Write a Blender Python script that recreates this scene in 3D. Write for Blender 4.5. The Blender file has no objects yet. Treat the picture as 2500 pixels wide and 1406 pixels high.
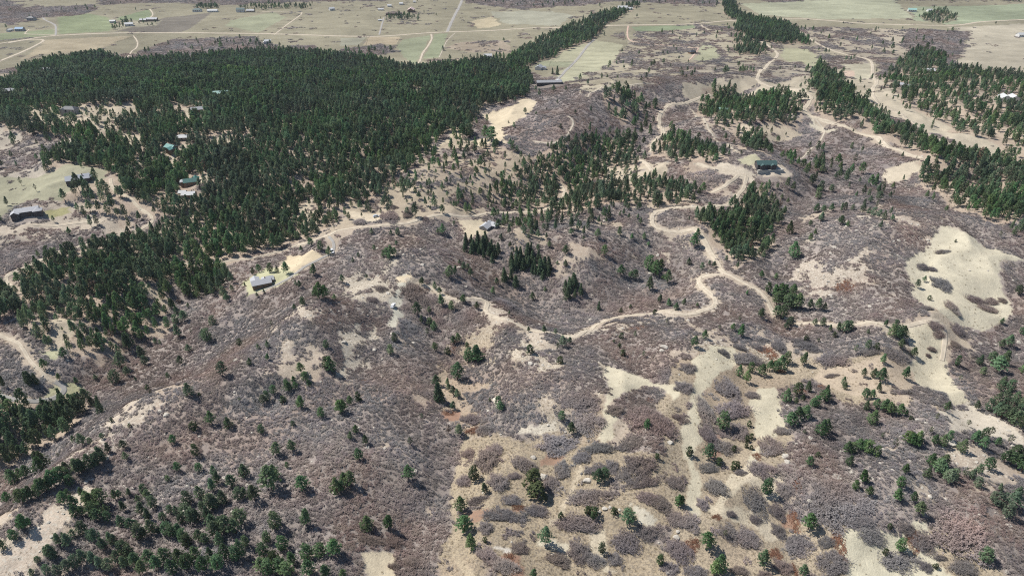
import bpy, math, random
import numpy as np
from mathutils import Vector, Matrix

random.seed(7)
rng = np.random.default_rng(11)
R = math.radians
scene = bpy.context.scene
COL = scene.collection

# ------------------------------------------------------------------ camera
CAM_H, PITCH, FPX = 220.0, R(31.4), 1689.0
cd = bpy.data.cameras.new('camera')
cam = bpy.data.objects.new('camera', cd); COL.objects.link(cam)
cam.location = (0, 0, CAM_H); cam.rotation_euler = (math.pi/2 - PITCH, 0, 0)
cd.sensor_fit = 'HORIZONTAL'; cd.angle = 2*math.atan(1250/FPX)
cd.clip_start = 1.0; cd.clip_end = 60000
scene.camera = cam

# ------------------------------------------------------------------ sky, sun, exposure
SUN_EL = R(53); SUN_DIR = Vector((-0.90, 0.44, 0)).normalized()      # towards the sun, on the ground
w = bpy.data.worlds.new('World'); scene.world = w; w.use_nodes = True
nt = w.node_tree; bg = nt.nodes['Background']
sk = nt.nodes.new('ShaderNodeTexSky'); sk.sky_type = 'NISHITA'; sk.sun_disc = False
sk.sun_elevation = SUN_EL; sk.sun_rotation = math.atan2(SUN_DIR.x, SUN_DIR.y)
sk.altitude = 2000
nt.links.new(sk.outputs[0], bg.inputs[0]); bg.inputs[1].default_value = 0.085
sd = bpy.data.lights.new('sun', 'SUN'); sd.energy = 4.6; sd.angle = R(0.53); sd.color = (1, .965, .91)
sun = bpy.data.objects.new('sun', sd); COL.objects.link(sun)
to_sun = Vector((SUN_DIR.x*math.cos(SUN_EL), SUN_DIR.y*math.cos(SUN_EL), math.sin(SUN_EL)))
sun.rotation_euler = to_sun.to_track_quat('Z', 'Y').to_euler(); sun.location = (0, 0, 500)
vs = scene.view_settings; vs.view_transform = 'Standard'; vs.look = 'None'; vs.gamma = 1
vs.exposure = 0.31; vs.use_curve_mapping = False
scene.cycles.max_bounces = 4; scene.cycles.diffuse_bounces = 2; scene.cycles.glossy_bounces = 2
scene.cycles.transparent_max_bounces = 4
scene.cycles.use_denoising = False; scene.cycles.filter_width = 1.1

# ------------------------------------------------------------------ helpers
_T = np.random.default_rng(5).random((256, 256))
def vnoise(x, y):
    xi = np.floor(x).astype(np.int64); yi = np.floor(y).astype(np.int64)
    fx = x-xi; fy = y-yi; fx = fx*fx*(3-2*fx); fy = fy*fy*(3-2*fy)
    a = _T[yi & 255, xi & 255]; b = _T[yi & 255, (xi+1) & 255]
    c = _T[(yi+1) & 255, xi & 255]; d = _T[(yi+1) & 255, (xi+1) & 255]
    return (a*(1-fx)+b*fx)*(1-fy) + (c*(1-fx)+d*fx)*fy
def fbm(x, y, wl, o=4, seed=0):
    s = 0; a = 1; t = 0
    for k in range(o):
        s = s + a*vnoise(x/wl+seed*17.3+k*5.1, y/wl+seed*9.7+k*3.3); t += a; a *= .5; wl *= .5
    return s/t
def seg_dist(X, Y, pts):
    D = np.full(X.shape, 1e9)
    for (ax, ay), (bx, by) in zip(pts[:-1], pts[1:]):
        dx, dy = bx-ax, by-ay; L = dx*dx+dy*dy+1e-9
        t = np.clip(((X-ax)*dx+(Y-ay)*dy)/L, 0, 1)
        np.minimum(D, np.hypot(X-ax-t*dx, Y-ay-t*dy), out=D)
    return D
cp, sp = math.cos(PITCH), math.sin(PITCH)
def ray(px, py):
    px = np.asarray(px, float); py = np.asarray(py, float)
    a = (px-1250)/FPX; b = (703-py)/FPX
    return a, cp + b*sp, b*cp - sp            # x, y, z (y forward)
def flat(px, py, z=0):
    dx, dy, dz = ray(px, py); t = (z-CAM_H)/dz
    return float(dx*t), float(dy*t)
def project(x, y, z):
    d = y*cp - (z-CAM_H)*sp; u = y*sp + (z-CAM_H)*cp
    d = np.maximum(d, 1)
    return 1250+FPX*x/d, 703-FPX*u/d, d

# ------------------------------------------------------------------ terrain height
def axis(fine, stops):
    v = [fine[0]]
    while v[-1] < stops[-1][0]:
        s = np.interp(v[-1], [a for a, _ in stops], [b for _, b in stops]); v.append(v[-1]+s)
    return np.array(v)
xp = axis((0,), [(0, 1.25), (190, 1.25), (500, 2.6), (900, 4.2), (1300, 8), (2200, 40), (12000, 900)])
GX = np.concatenate([-xp[:0:-1], xp])
GY = axis((-500,), [(-500, 60), (0, 20), (90, 5), (125, 1.25), (330, 1.25), (520, 2.2), (1000, 4), (1600, 6), (2300, 14), (4000, 120), (16000, 1200)])
XX, YY = np.meshgrid(GX, GY)
def fl(l): return [flat(*p) for p in l]
RIDGES = [   # outline on the survey picture, rise in metres, half width in metres
 ([(-160,1420),(60,1290),(190,1175),(290,1075),(420,1010),(580,950),(720,890),(790,810)], 13, 26),
 ([(-250,1250),(-40,1130),(120,1010),(280,880),(420,760)], -13, 42),
 ([(770,830),(830,740),(900,650),(985,625)], 6, 30),
 ([(560,700),(700,690),(820,610)], 3, 28),
 ([(980,660),(1100,715),(1190,745),(1300,800),(1420,812),(1600,760),(1745,745)], 5, 20),
 ([(1230,700),(1400,760),(1560,690),(1600,620)], -13, 34),
 ([(1120,590),(1250,640),(1330,690),(1420,730)], -7, 20),
 ([(1760,660),(1830,690),(1900,760)], 4, 22),
 ([(1960,480),(1920,600),(1930,700),(1960,790)], -9, 30),
 ([(2050,640),(2200,600),(2350,600),(2420,700)], 11, 55),
 ([(2560,700),(2440,850),(2420,1000)], -8, 30),
 ([(1720,880),(1850,860),(2050,850),(2200,820)], 5, 24),
 ([(1110,830),(1105,1000),(1115,1250)], -5, 26),
 ([(1250,830),(1330,950),(1400,1000)], 5, 30),
 ([(1900,180),(1650,205),(1500,225),(1420,270),(1385,320)], 12, 50),
 ([(1800,220),(1600,270),(1520,330),(1420,420),(1250,480)], -16, 42),
 ([(1840,425),(1760,400)], 9, 40),
 ([(1950,235),(2100,320),(2250,390)], 10, 45),
 ([(2000,330),(2080,420),(2200,470)], -9, 45),
 ([(100,260),(450,330),(800,300)], 10, 130),
 ([(300,560),(560,620),(700,560)], -8, 45),
 ([(1600,1100),(1750,1000),(1900,1000)], 4, 30),
 ([(2150,1250),(2350,1150),(2500,1020)], 7, 36),
]
def height_raw(X, Y):
    s = np.clip((Y-650)/500, 0, 1); s = s*s*(3-2*s)
    Z = -26*s
    near = 1-s
    Z = Z + near*((fbm(X, Y, 150, 3, 1)-.5)*16 + (.5-np.abs(fbm(X, Y, 60, 3, 2)-.5)*2)*10 + (fbm(X, Y, 19, 3, 3)-.5)*4.0)
    Z = Z + s*((fbm(X, Y, 500, 3, 4)-.5)*16)
    far = np.clip((Y-2500)/6000, 0, 1)
    Z = Z + far*fbm(X, Y, 2500, 4, 6)*160
    for pts, a, wd in RIDGES:
        p = fl(pts)
        bx = [q[0] for q in p]; by = [q[1] for q in p]; m = 3.2*wd
        ix = slice(np.searchsorted(GX, min(bx)-m), np.searchsorted(GX, max(bx)+m))
        iy = slice(np.searchsorted(GY, min(by)-m), np.searchsorted(GY, max(by)+m))
        d = seg_dist(X[iy, ix], Y[iy, ix], p)
        Z[iy, ix] += a*np.exp(-(d/wd)**2)
    return Z
HH = height_raw(XX, YY)
def gidx(x, y):
    x = np.asarray(x, float); y = np.asarray(y, float)
    i = np.clip(np.searchsorted(GX, x)-1, 0, len(GX)-2); j = np.clip(np.searchsorted(GY, y)-1, 0, len(GY)-2)
    fx = np.clip((x-GX[i])/(GX[i+1]-GX[i]), 0, 1); fy = np.clip((y-GY[j])/(GY[j+1]-GY[j]), 0, 1)
    return i, j, fx, fy
def samp(A, x, y):
    i, j, fx, fy = gidx(x, y)
    return (A[j, i]*(1-fx)+A[j, i+1]*fx)*(1-fy) + (A[j+1, i]*(1-fx)+A[j+1, i+1]*fx)*fy
def hz(x, y): return samp(HH, x, y)
_ts = np.geomspace(150, 9000, 1400)
def at(px, py):
    """survey picture position -> ground point (arrays)"""
    px = np.atleast_1d(np.asarray(px, float)); py = np.atleast_1d(np.asarray(py, float))
    dx, dy, dz = ray(px, py)
    P = np.zeros((len(px), 3))
    for k in range(len(px)):
        t = _ts; z = CAM_H+dz[k]*t
        below = z < hz(dx[k]*t, dy[k]*t)
        n = int(np.argmax(below)) if below.any() else len(t)-1
        a, b = t[max(n-1, 0)], t[n]
        for _ in range(14):
            m = (a+b)/2
            if CAM_H+dz[k]*m < hz(dx[k]*m, dy[k]*m): b = m
            else: a = m
        P[k] = dx[k]*b, dy[k]*b, CAM_H+dz[k]*b
    return P
TILE = {'A': (0, 0), 'B': (830, 0), 'C': (1660, 0), 'D': (0, 470), 'E': (830, 470), 'F': (1660, 470), 'G': (0, 936), 'H': (830, 936), 'I': (1660, 936)}
def tp(t, u, v): return TILE[t][0]+u/2.976, TILE[t][1]+v/2.976
def tpoly(t, s): 
    n = [float(q) for q in s.replace(' ', ',').split(',') if q]
    return [tp(t, n[k], n[k+1]) for k in range(0, len(n), 2)]
def ppoly(s):
    n = [float(q) for q in s.replace(' ', ',').split(',') if q]
    return [(n[k], n[k+1]) for k in range(0, len(n), 2)]
def ground(poly):
    P = at([p[0] for p in poly], [p[1] for p in poly]); return [(a, b) for a, b, _ in P]
def inpoly(poly, X, Y):
    m = np.zeros(X.shape, bool)
    n = len(poly)
    for k in range(n):
        x1, y1 = poly[k]; x2, y2 = poly[(k+1) % n]
        if y1 == y2: continue
        c = ((y1 > Y) != (y2 > Y)) & (X < (x2-x1)*(Y-y1)/(y2-y1)+x1)
        m ^= c
    return m

# ------------------------------------------------------------------ materials
MATS = {}
def mat(name, col, rough=.9, vary=0.0, scale=1.0, metal=0, hue=0.0, coord='Object', bump=0, col2=None, spec=.25, objvar=0.0, trans=0.0, wvar=None):
    if name in MATS: return MATS[name]
    m = bpy.data.materials.new(name); m.use_nodes = True; n = m.node_tree.nodes; l = m.node_tree.links
    b = n['Principled BSDF']; b.inputs['Roughness'].default_value = rough; b.inputs['Metallic'].default_value = metal
    b.inputs['Specular IOR Level'].default_value = spec
    tc = n.new('ShaderNodeTexCoord'); nz = n.new('ShaderNodeTexNoise'); nz.inputs['Scale'].default_value = scale
    nz.inputs['Detail'].default_value = 4
    l.new(tc.outputs[coord], nz.inputs['Vector'])
    mr = n.new('ShaderNodeMapRange'); mr.inputs['From Min'].default_value = .3; mr.inputs['From Max'].default_value = .7
    l.new(nz.outputs['Fac'], mr.inputs['Value'])
    mx = n.new('ShaderNodeMix'); mx.data_type = 'RGBA'
    c2 = col2 or tuple(c*(1-vary) for c in col)
    mx.inputs['A'].default_value = (*c2, 1); mx.inputs['B'].default_value = (*col, 1)
    l.new(mr.outputs[0], mx.inputs['Factor'])
    out = mx.outputs['Result']
    if objvar or hue:
        oi = n.new('ShaderNodeObjectInfo'); hs = n.new('ShaderNodeHueSaturation')
        v = n.new('ShaderNodeMapRange'); v.inputs['To Min'].default_value = 1-objvar; v.inputs['To Max'].default_value = 1+objvar
        l.new(oi.outputs['Random'], v.inputs['Value']); l.new(v.outputs[0], hs.inputs['Value'])
        mu = n.new('ShaderNodeMath'); mu.operation = 'MULTIPLY'; mu.inputs[1].default_value = 7.31
        fr = n.new('ShaderNodeMath'); fr.operation = 'FRACT'
        l.new(oi.outputs['Random'], mu.inputs[0]); l.new(mu.outputs[0], fr.inputs[0])
        h = n.new('ShaderNodeMapRange'); h.inputs['To Min'].default_value = .5-hue; h.inputs['To Max'].default_value = .5+hue
        l.new(fr.outputs[0], h.inputs['Value']); l.new(h.outputs[0], hs.inputs['Hue'])
        l.new(out, hs.inputs['Color']); out = hs.outputs['Color']
    if wvar:
        ge = n.new('ShaderNodeNewGeometry'); wz = n.new('ShaderNodeTexNoise'); wz.inputs['Scale'].default_value = wvar[0]; wz.inputs['Detail'].default_value = 3
        l.new(ge.outputs['Position'], wz.inputs['Vector'])
        wr_ = n.new('ShaderNodeMapRange'); wr_.inputs['From Min'].default_value = .32; wr_.inputs['From Max'].default_value = .68
        wr_.inputs['To Min'].default_value = wvar[1]; wr_.inputs['To Max'].default_value = wvar[2]; l.new(wz.outputs['Fac'], wr_.inputs['Value'])
        h2 = n.new('ShaderNodeHueSaturation'); l.new(out, h2.inputs['Color']); l.new(wr_.outputs[0], h2.inputs['Value'])
        sr = n.new('ShaderNodeMapRange'); sr.inputs['From Min'].default_value = .35; sr.inputs['From Max'].default_value = .65
        sr.inputs['To Min'].default_value = .7; sr.inputs['To Max'].default_value = 1.35; l.new(wz.outputs['Color'], sr.inputs['Value']); l.new(sr.outputs[0], h2.inputs['Saturation'])
        out = h2.outputs['Color']
        if len(wvar) > 3:
            z2 = n.new('ShaderNodeTexNoise'); z2.inputs['Scale'].default_value = wvar[3]; z2.inputs['Detail'].default_value = 2; l.new(ge.outputs['Position'], z2.inputs['Vector'])
            r2 = n.new('ShaderNodeMapRange'); r2.inputs['From Min'].default_value = .40; r2.inputs['From Max'].default_value = .60; l.new(z2.outputs['Fac'], r2.inputs['Value'])
            tm = n.new('ShaderNodeMix'); tm.data_type = 'RGBA'; tm.inputs['A'].default_value = (1.055, .965, .90, 1); tm.inputs['B'].default_value = (.945, 1.01, 1.05, 1); l.new(r2.outputs[0], tm.inputs['Factor'])
            mm = n.new('ShaderNodeMix'); mm.data_type = 'RGBA'; mm.blend_type = 'MULTIPLY'; mm.inputs['Factor'].default_value = 1; l.new(out, mm.inputs['A']); l.new(tm.outputs['Result'], mm.inputs['B']); out = mm.outputs['Result']
    l.new(out, b.inputs['Base Color'])
    if bump:
        bp = n.new('ShaderNodeBump'); bp.inputs['Strength'].default_value = bump; bp.inputs['Distance'].default_value = .3
        l.new(nz.outputs['Fac'], bp.inputs['Height']); l.new(bp.outputs[0], b.inputs['Normal'])
    if trans:
        tr_ = n.new('ShaderNodeBsdfTranslucent'); l.new(out, tr_.inputs['Color']); ms = n.new('ShaderNodeMixShader'); ms.inputs[0].default_value = trans
        l.new(b.outputs[0], ms.inputs[1]); l.new(tr_.outputs[0], ms.inputs[2]); l.new(ms.outputs[0], n['Material Output'].inputs['Surface'])
    MATS[name] = m; return m

def terrain_material():
    m = bpy.data.materials.new('terrain'); m.use_nodes = True; n = m.node_tree.nodes; l = m.node_tree.links
    b = n['Principled BSDF']; b.inputs['Roughness'].default_value = 1; b.inputs['Specular IOR Level'].default_value = .05
    a = n.new('ShaderNodeAttribute'); a.attribute_name = 'cover'
    s = n.new('ShaderNodeAttribute'); s.attribute_name = 'tuft'
    tc = n.new('ShaderNodeTexCoord')
    def noise(sc, det, rough=.6):
        z = n.new('ShaderNodeTexNoise'); z.inputs['Scale'].default_value = sc; z.inputs['Detail'].default_value = det
        z.inputs['Roughness'].default_value = rough; l.new(tc.outputs['Object'], z.inputs['Vector']); return z
    def rng_(v, a0, a1, b0, b1):
        q = n.new('ShaderNodeMapRange'); q.inputs['From Min'].default_value = a0; q.inputs['From Max'].default_value = a1
        q.inputs['To Min'].default_value = b0; q.inputs['To Max'].default_value = b1; l.new(v, q.inputs['Value']); return q.outputs[0]
    big = noise(.045, 5); mid = noise(.28, 5, .65); fine = noise(1.25, 4, .7)
    def mul(x, y):
        q = n.new('ShaderNodeMath'); q.operation = 'MULTIPLY'
        l.new(x, q.inputs[0]); l.new(y, q.inputs[1]); return q.outputs[0]
    v = mul(rng_(big.outputs['Fac'], .3, .7, .88, 1.10), rng_(mid.outputs['Fac'], .3, .7, .88, 1.10))
    hs = n.new('ShaderNodeHueSaturation'); l.new(v, hs.inputs['Value']); l.new(a.outputs['Color'], hs.inputs['Color'])
    # dry tussocks: small dark brown tufts on the bare soil
    tuft = rng_(fine.outputs['Fac'], .46, .57, 0, 1)
    t2 = mul(tuft, s.outputs['Fac'])
    mx = n.new('ShaderNodeMix'); mx.data_type = 'RGBA'; l.new(t2, mx.inputs['Factor'])
    l.new(hs.outputs['Color'], mx.inputs['A']); mx.inputs['B'].default_value = (.20, .165, .125, 1)
    # pale stones
    vo = noise(.75, 3, .6)
    st = n.new('ShaderNodeAttribute'); st.attribute_name = 'stone'
    s2 = mul(rng_(vo.outputs['Fac'], .52, .60, 0, 1), st.outputs['Fac'])
    mx2 = n.new('ShaderNodeMix'); mx2.data_type = 'RGBA'; l.new(s2, mx2.inputs['Factor'])
    l.new(mx.outputs['Result'], mx2.inputs['A']); mx2.inputs['B'].default_value = (.56, .50, .41, 1)
    l.new(mx2.outputs['Result'], b.inputs['Base Color'])
    bp = n.new('ShaderNodeBump'); bp.inputs['Strength'].default_value = .55; bp.inputs['Distance'].default_value = .5
    ad = n.new('ShaderNodeMath'); ad.operation = 'ADD'
    l.new(fine.outputs['Fac'], ad.inputs[0]); l.new(mid.outputs['Fac'], ad.inputs[1])
    l.new(ad.outputs[0], bp.inputs['Height']); l.new(bp.outputs[0], b.inputs['Normal'])
    return m

M_ROAD = mat('dirt_road', (.58, .50, .39), 1, .28, .35, spec=.05, bump=.15)
M_PINK = mat('red_gravel', (.58, .41, .33), 1, .15, .15, spec=.05)
M_TRACK = mat('track_soil', (.52, .46, .37), 1, .25, .2, spec=.05)
M_ASPH = mat('old_asphalt', (.36, .34, .31), .95, .15, .2, spec=.1)
for rm_ in (M_ROAD, M_PINK, M_TRACK):      # worn wheel lines, weedy crown and verges
    n = rm_.node_tree.nodes; l = rm_.node_tree.links; b = n['Principled BSDF']; src = b.inputs['Base Color'].links[0].from_socket
    at_ = n.new('ShaderNodeAttribute'); at_.attribute_name = 'across'; ab = n.new('ShaderNodeMath'); ab.operation = 'ABSOLUTE'; l.new(at_.outputs['Fac'], ab.inputs[0])
    cr_ = n.new('ShaderNodeValToRGB'); e = cr_.color_ramp.elements; e[0].position = 0; e[0].color = (.5, .5, .5, 1); e[1].position = 1; e[1].color = (.7, .7, .7, 1)
    for p_, v_ in ((.22, .25), (.36, 0), (.72, 0), (.9, .35)): q_ = e.new(p_); q_.color = (v_, v_, v_, 1)
    l.new(ab.outputs[0], cr_.inputs[0]); wn = n.new('ShaderNodeTexNoise'); wn.inputs['Scale'].default_value = .5; tc = n.new('ShaderNodeTexCoord'); l.new(tc.outputs['Object'], wn.inputs['Vector'])
    mu = n.new('ShaderNodeMath'); mu.operation = 'MULTIPLY'; l.new(cr_.outputs[0], mu.inputs[0]); mr = n.new('ShaderNodeMapRange'); mr.inputs['From Min'].default_value = .35; mr.inputs['From Max'].default_value = .6; l.new(wn.outputs['Fac'], mr.inputs['Value']); l.new(mr.outputs[0], mu.inputs[1])
    mx = n.new('ShaderNodeMix'); mx.data_type = 'RGBA'; l.new(mu.outputs[0], mx.inputs['Factor']); l.new(src, mx.inputs['A']); mx.inputs['B'].default_value = (.36, .31, .22, 1); l.new(mx.outputs['Result'], b.inputs['Base Color'])
M_NEEDLE = mat('pine_needles', (.180, .262, .138), .75, .34, 9, objvar=.42, hue=.035, spec=.15, trans=.42, wvar=(.02, .82, 1.2))
M_FIR = mat('fir_needles', (.150, .215, .120), .75, .36, 9, objvar=.3, hue=.02, spec=.15, trans=.3)
M_JUN = mat('juniper_needles', (.085, .115, .052), .8, .4, 7, objvar=.25, hue=.03, spec=.12, trans=.25)
M_DULL = mat('sparse_needles', (.14, .165, .095), .8, .35, 9, objvar=.2, hue=.03, spec=.12)
M_BARK = mat('pine_bark', (.16, .095, .062), .95, .4, 14, spec=.1)
M_TWIG = mat('oak_twigs', (.392, .344, .324), .95, .42, 7, objvar=.17, hue=.025, spec=.08, col2=(.258, .218, .203), trans=.2, wvar=(.03, .76, 1.16, .026))
M_RUST = mat('rust_leaves', (.30, .155, .10), .95, .4, 4, objvar=.15, spec=.05)
M_TUSS = mat('dry_tussock', (.34, .27, .17), 1, .35, 4, objvar=.25, spec=.05)
M_ROCK = mat('sandstone', (.58, .53, .45), .95, .35, 1.4, bump=.6, objvar=.1, spec=.1)

# ------------------------------------------------------------------ object helpers
def mesh(name, v, f, m, smooth=False):
    me = bpy.data.meshes.new(name); me.from_pydata([tuple(p) for p in v], [], f); me.update()
    if m: me.materials.append(m)
    if smooth:
        me.polygons.foreach_set('use_smooth', [True]*len(me.polygons))
    return me
def link(o, parent=None):
    COL.objects.link(o)
    if parent is not None: o.parent = parent
    return o
def obj(name, me, parent=None, loc=(0, 0, 0), rz=0, scale=None):
    o = bpy.data.objects.new(name, me); link(o, parent); o.location = loc; o.rotation_euler = (0, 0, rz)
    if scale is not None: o.scale = scale
    return o
def tag(o, label=None, cat=None, group=None, kind=None):
    if label: o['label'] = label
    if cat: o['category'] = cat
    if group: o['group'] = group
    if kind: o['kind'] = kind
    return o
class MB:
    def __init__(s): s.v = []; s.f = []
    def add(s, v, f):
        b = len(s.v); s.v += [tuple(p) for p in v]; s.f += [tuple(i+b for i in q) for q in f]
    def box(s, x0, x1, y0, y1, z0, z1):
        s.add([(x0,y0,z0),(x1,y0,z0),(x1,y1,z0),(x0,y1,z0),(x0,y0,z1),(x1,y0,z1),(x1,y1,z1),(x0,y1,z1)],
              [(3,2,1,0),(4,5,6,7),(0,1,5,4),(1,2,6,5),(2,3,7,6),(3,0,4,7)])
    def tube(s, p, q, r0, r1, n=6):
        p = Vector(p); q = Vector(q); d = (q-p).normalized()
        a = d.orthogonal().normalized(); b = d.cross(a); v = []
        for c, r in ((p, r0), (q, r1)):
            for k in range(n):
                t = 2*math.pi*k/n; v.append(c+a*math.cos(t)*r+b*math.sin(t)*r)
        s.add(v, [(k, (k+1) % n, n+(k+1) % n, n+k) for k in range(n)]+[tuple(range(n-1, -1, -1)), tuple(range(n, 2*n))])
    def mesh(s, name, m, smooth=False): return mesh(name, s.v, s.f, m, smooth)

# ------------------------------------------------------------------ roads (needed by the cover map)
ROADS = [  # name, half-width m, material, outline, label
 ('road', 4.2, M_ROAD, ppoly('-140,128 -60,116 0,107 54,99 134,88 269,82 390,81 470,81 840,89 937,89 1092,79 1300,69 1388,69 1468,64 1670,60 1808,50 1952,47 2013,50 2130,59 2315,63 2399,54 2500,49 2640,42'), 'pale county road crossing the whole plain'),
 ('road', 4.6, M_ASPH, ppoly('1092,79 1100,60 1120,20 1130,-2 1140,-22 1150,-40'), 'grey paved road running straight up across the plain'),
 ('road', 3.6, M_ROAD, ppoly('-60,177 0,150 60,125 102,104 105,99 95,97 60,99 20,106'), 'dirt road looping off the county road at far left'),
 ('driveway', 2.6, M_ASPH, ppoly('136,88 136,65 128,58 111,50 105,44'), 'grey driveway to the farm at far left'),
 ('driveway', 1.8, M_ROAD, ppoly('134,86 67,84 64,79 72,72'), 'small loop drive beside the blue roofed barn'),
 ('driveway', 2.2, M_ROAD, ppoly('670,86 700,62 736,35 722,31 640,29'), 'straight dirt lane climbing to the upper farm'),
 ('driveway', 2.0, M_ROAD, ppoly('326,88 336,104 333,118 322,126 312,140'), 'curved lane from county road into the thicket'),
 ('driveway', 2.0, M_ROAD, ppoly('366,23 373,37 356,50 320,62'), 'pale lane to the ranch beside the ploughed field'),
 ('driveway', 2.6, M_ROAD, ppoly('1053,84 1054,96 1046,112 1032,131 1021,156 998,166 975,172'), 'pale driveway curving down into the dense forest'),
 ('driveway', 2.4, M_ASPH, ppoly('937,44 926,86'), 'grey driveway to the walled farmyard'),
 ('track', 1.2, M_TRACK, ppoly('1112,81 1092,100 1080,125 1072,141'), 'faint field track below the road junction'),
 ('track', 3.4, M_ASPH, ppoly('1452,97 1430,118 1390,165 1368,188 1350,203'), 'straight grey strip track across the pale meadow'),
 ('driveway', 2.0, M_PINK, ppoly('1534,64 1532,87 1542,101 1586,107 1670,116 1700,117 1704,121 1690,140 1678,150'), 'pink gravel drive to the low house'),
 ('driveway', 2.2, M_ROAD, ppoly('1710,60 1720,68 1731,74'), 'short stub drive at the green field corner'),
 ('road', 3.4, M_ROAD, ppoly('1919,50 1939,69 1976,94 2009,114 2063,133 2110,143 2126,150 2130,161 2132,188 2140,202 2130,222 2137,242 2164,262 2198,279 2214,292 2250,318 2290,340 2350,368 2410,388 2440,390'), 'dirt road winding through the right hand pines'),
 ('road', 3.6, M_ROAD, ppoly('1860,102 1892,124 1897,138 1875,158 1852,185 1853,198 1875,210 1922,218 1965,228 1982,236 1974,252 1966,269 1996,289 2063,309 2130,333 2164,356 2204,370 2251,388'), 'dirt road with hairpin along the right ridge'),
 ('road', 3.6, M_ROAD, ppoly('1735,232 1720,237 1690,247 1660,255 1630,259 1613,276 1610,299 1620,329'), 'pale road bending below the dark scrub slope'),
 ('driveway', 2.2, M_ROAD, ppoly('1620,329 1593,350 1590,370'), 'hidden link road between the pines'),
 ('driveway', 2.6, M_ROAD, ppoly('1553,386 1573,397 1592,417'), 'short pale drive stub among the pines'),
 ('driveway', 3.2, M_ROAD, ppoly('1700,400 1737,410 1775,418 1801,427 1822,430'), 'broad drive ending below the green roofed house'),
 ('driveway', 2.6, M_ROAD, ppoly('1803,428 1780,445 1760,460 1737,470'), 'left fork of drive below the green roofed house'),
 ('road', 2.8, M_ROAD, ppoly('1824,432 1812,465 1785,497 1750,503 1700,506 1640,508 1605,516 1593,527 1593,547 1606,558 1630,564 1665,566 1694,559 1706,568 1718,585 1727,604 1747,635 1762,660 1770,668'), 'dirt road curling from the house down the ridge'),
 ('road', 2.4, M_ROAD, ppoly('1764,668 1735,672 1710,677 1705,687 1727,712 1745,730 1744,748 1710,761 1660,767 1603,762 1550,769 1502,776 1452,796 1415,818 1394,821 1310,808 1260,790 1233,779 1200,771 1190,764 1186,756 1190,739 1173,730 1126,729 1095,727 1065,709 1032,698 1005,692 990,680'), 'long winding pale track across the central slope'),
 ('track', 2.0, M_ROAD, ppoly('1766,666 1811,688 1848,707 1868,725 1882,752 1889,768'), 'right branch track ending at the fir clump'),
 ('track', 2.0, M_ROAD, ppoly('1945,790 1996,789 2040,794 2080,794 2130,786 2165,796 2204,798 2240,789 2265,784 2292,784 2303,796 2306,833 2300,880'), 'sandy track running to the big pale meadow'),
 ('driveway', 2.3, M_ROAD, ppoly('726,599 760,590 783,581 806,573 830,562 897,554 971,547 1032,534 1085,525 1132,529 1183,522 1233,520 1314,517 1347,504 1371,490 1378,470 1370,452'), 'long dirt drive along the pine edge'),
 ('driveway', 1.6, M_ASPH, ppoly('803,578 813,590 815,603 810,618 796,625 765,641 739,655 712,675 689,688 662,701 640,712'), 'pale drive dropping to the lawn house'),
 ('track', 1.0, M_TRACK, ppoly('726,599 690,611 650,623 610,632 571,635 504,643 440,645 397,648'), 'faint track through the forest behind the lawn house'),
 ('driveway', 2.2, M_ROAD, ppoly('269,437 276,460 300,475 316,483 340,508 370,529 366,548 329,569 255,588 168,608 101,635 44,662 20,672 15,685 30,700 44,708'), 'dirt lane cutting through the left forest'),
 ('track', 2.6, M_ROAD, ppoly('252,541 215,541 178,546 118,551 80,548'), 'pale sandy drive below the big grey house'),
 ('driveway', 1.7, M_ROAD, ppoly('-30,805 0,818 40,833 58,855 67,870 82,890 97,903 118,924 135,932'), 'dirt lane emerging from forest at left edge'),
 ('driveway', 2.2, M_ASPH, ppoly('133,931 150,940 157,950 150,962 131,973 84,980 40,976 0,966 -40,958'), 'grey curved drive end at the left edge'),
 ('track', 2.0, M_ROAD, ppoly('420,375 424,395 430,410'), 'short pale track below the teal roof'),
 ('track', 1.5, M_TRACK, ppoly('1300,345 1350,350 1385,330 1400,300 1388,285'), 'pale footpath rounding the scrub plateau'),
 ('track', 1.3, M_TRACK, ppoly('1600,205 1500,210 1455,222 1435,238'), 'thin footpath on the plateau rim'),
 ('track', 1.6, M_TRACK, ppoly('1686,268 1700,285 1730,315 1780,355 1800,372'), 'grey two track beside the pine block'),
 ('track', 1.3, M_TRACK, ppoly('1990,290 2012,318 2005,340 1980,365 1955,390'), 'thin footpath below the hairpin road'),
]
ROAD_W = []
ROADS = [(a_, b_*.62, c_, d_, e_) for a_, b_, c_, d_, e_ in ROADS]
for k, (nm, hw, m, pl, lb) in enumerate(ROADS):
    # densify with Catmull-Rom on the ground
    g = np.array(ground(pl)); out = []
    for i in range(len(g)-1):
        p0 = g[max(i-1, 0)]; p1 = g[i]; p2 = g[i+1]; p3 = g[min(i+2, len(g)-1)]
        n = max(2, int(np.linalg.norm(p2-p1)/2.5))
        for t in np.arange(n)/n:
            out.append(.5*((2*p1)+(-p0+p2)*t+(2*p0-5*p1+4*p2-p3)*t*t+(-p0+3*p1-3*p2+p3)*t**3))
    out.append(g[-1]); ROAD_W.append(np.array(out))

# ------------------------------------------------------------------ land cover
PLAIN=(.315,.285,.20); TAN=(.41,.34,.255); PALE=(.50,.465,.355); GREEN=(.27,.30,.175); SAND=(.55,.475,.36)
LIT=(.205,.165,.145); DUFF=(.22,.165,.13); ROCKY=(.47,.41,.335); PLOW=(.215,.19,.155); GREY=(.37,.355,.27); LAWN=(.42,.41,.25)
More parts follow.
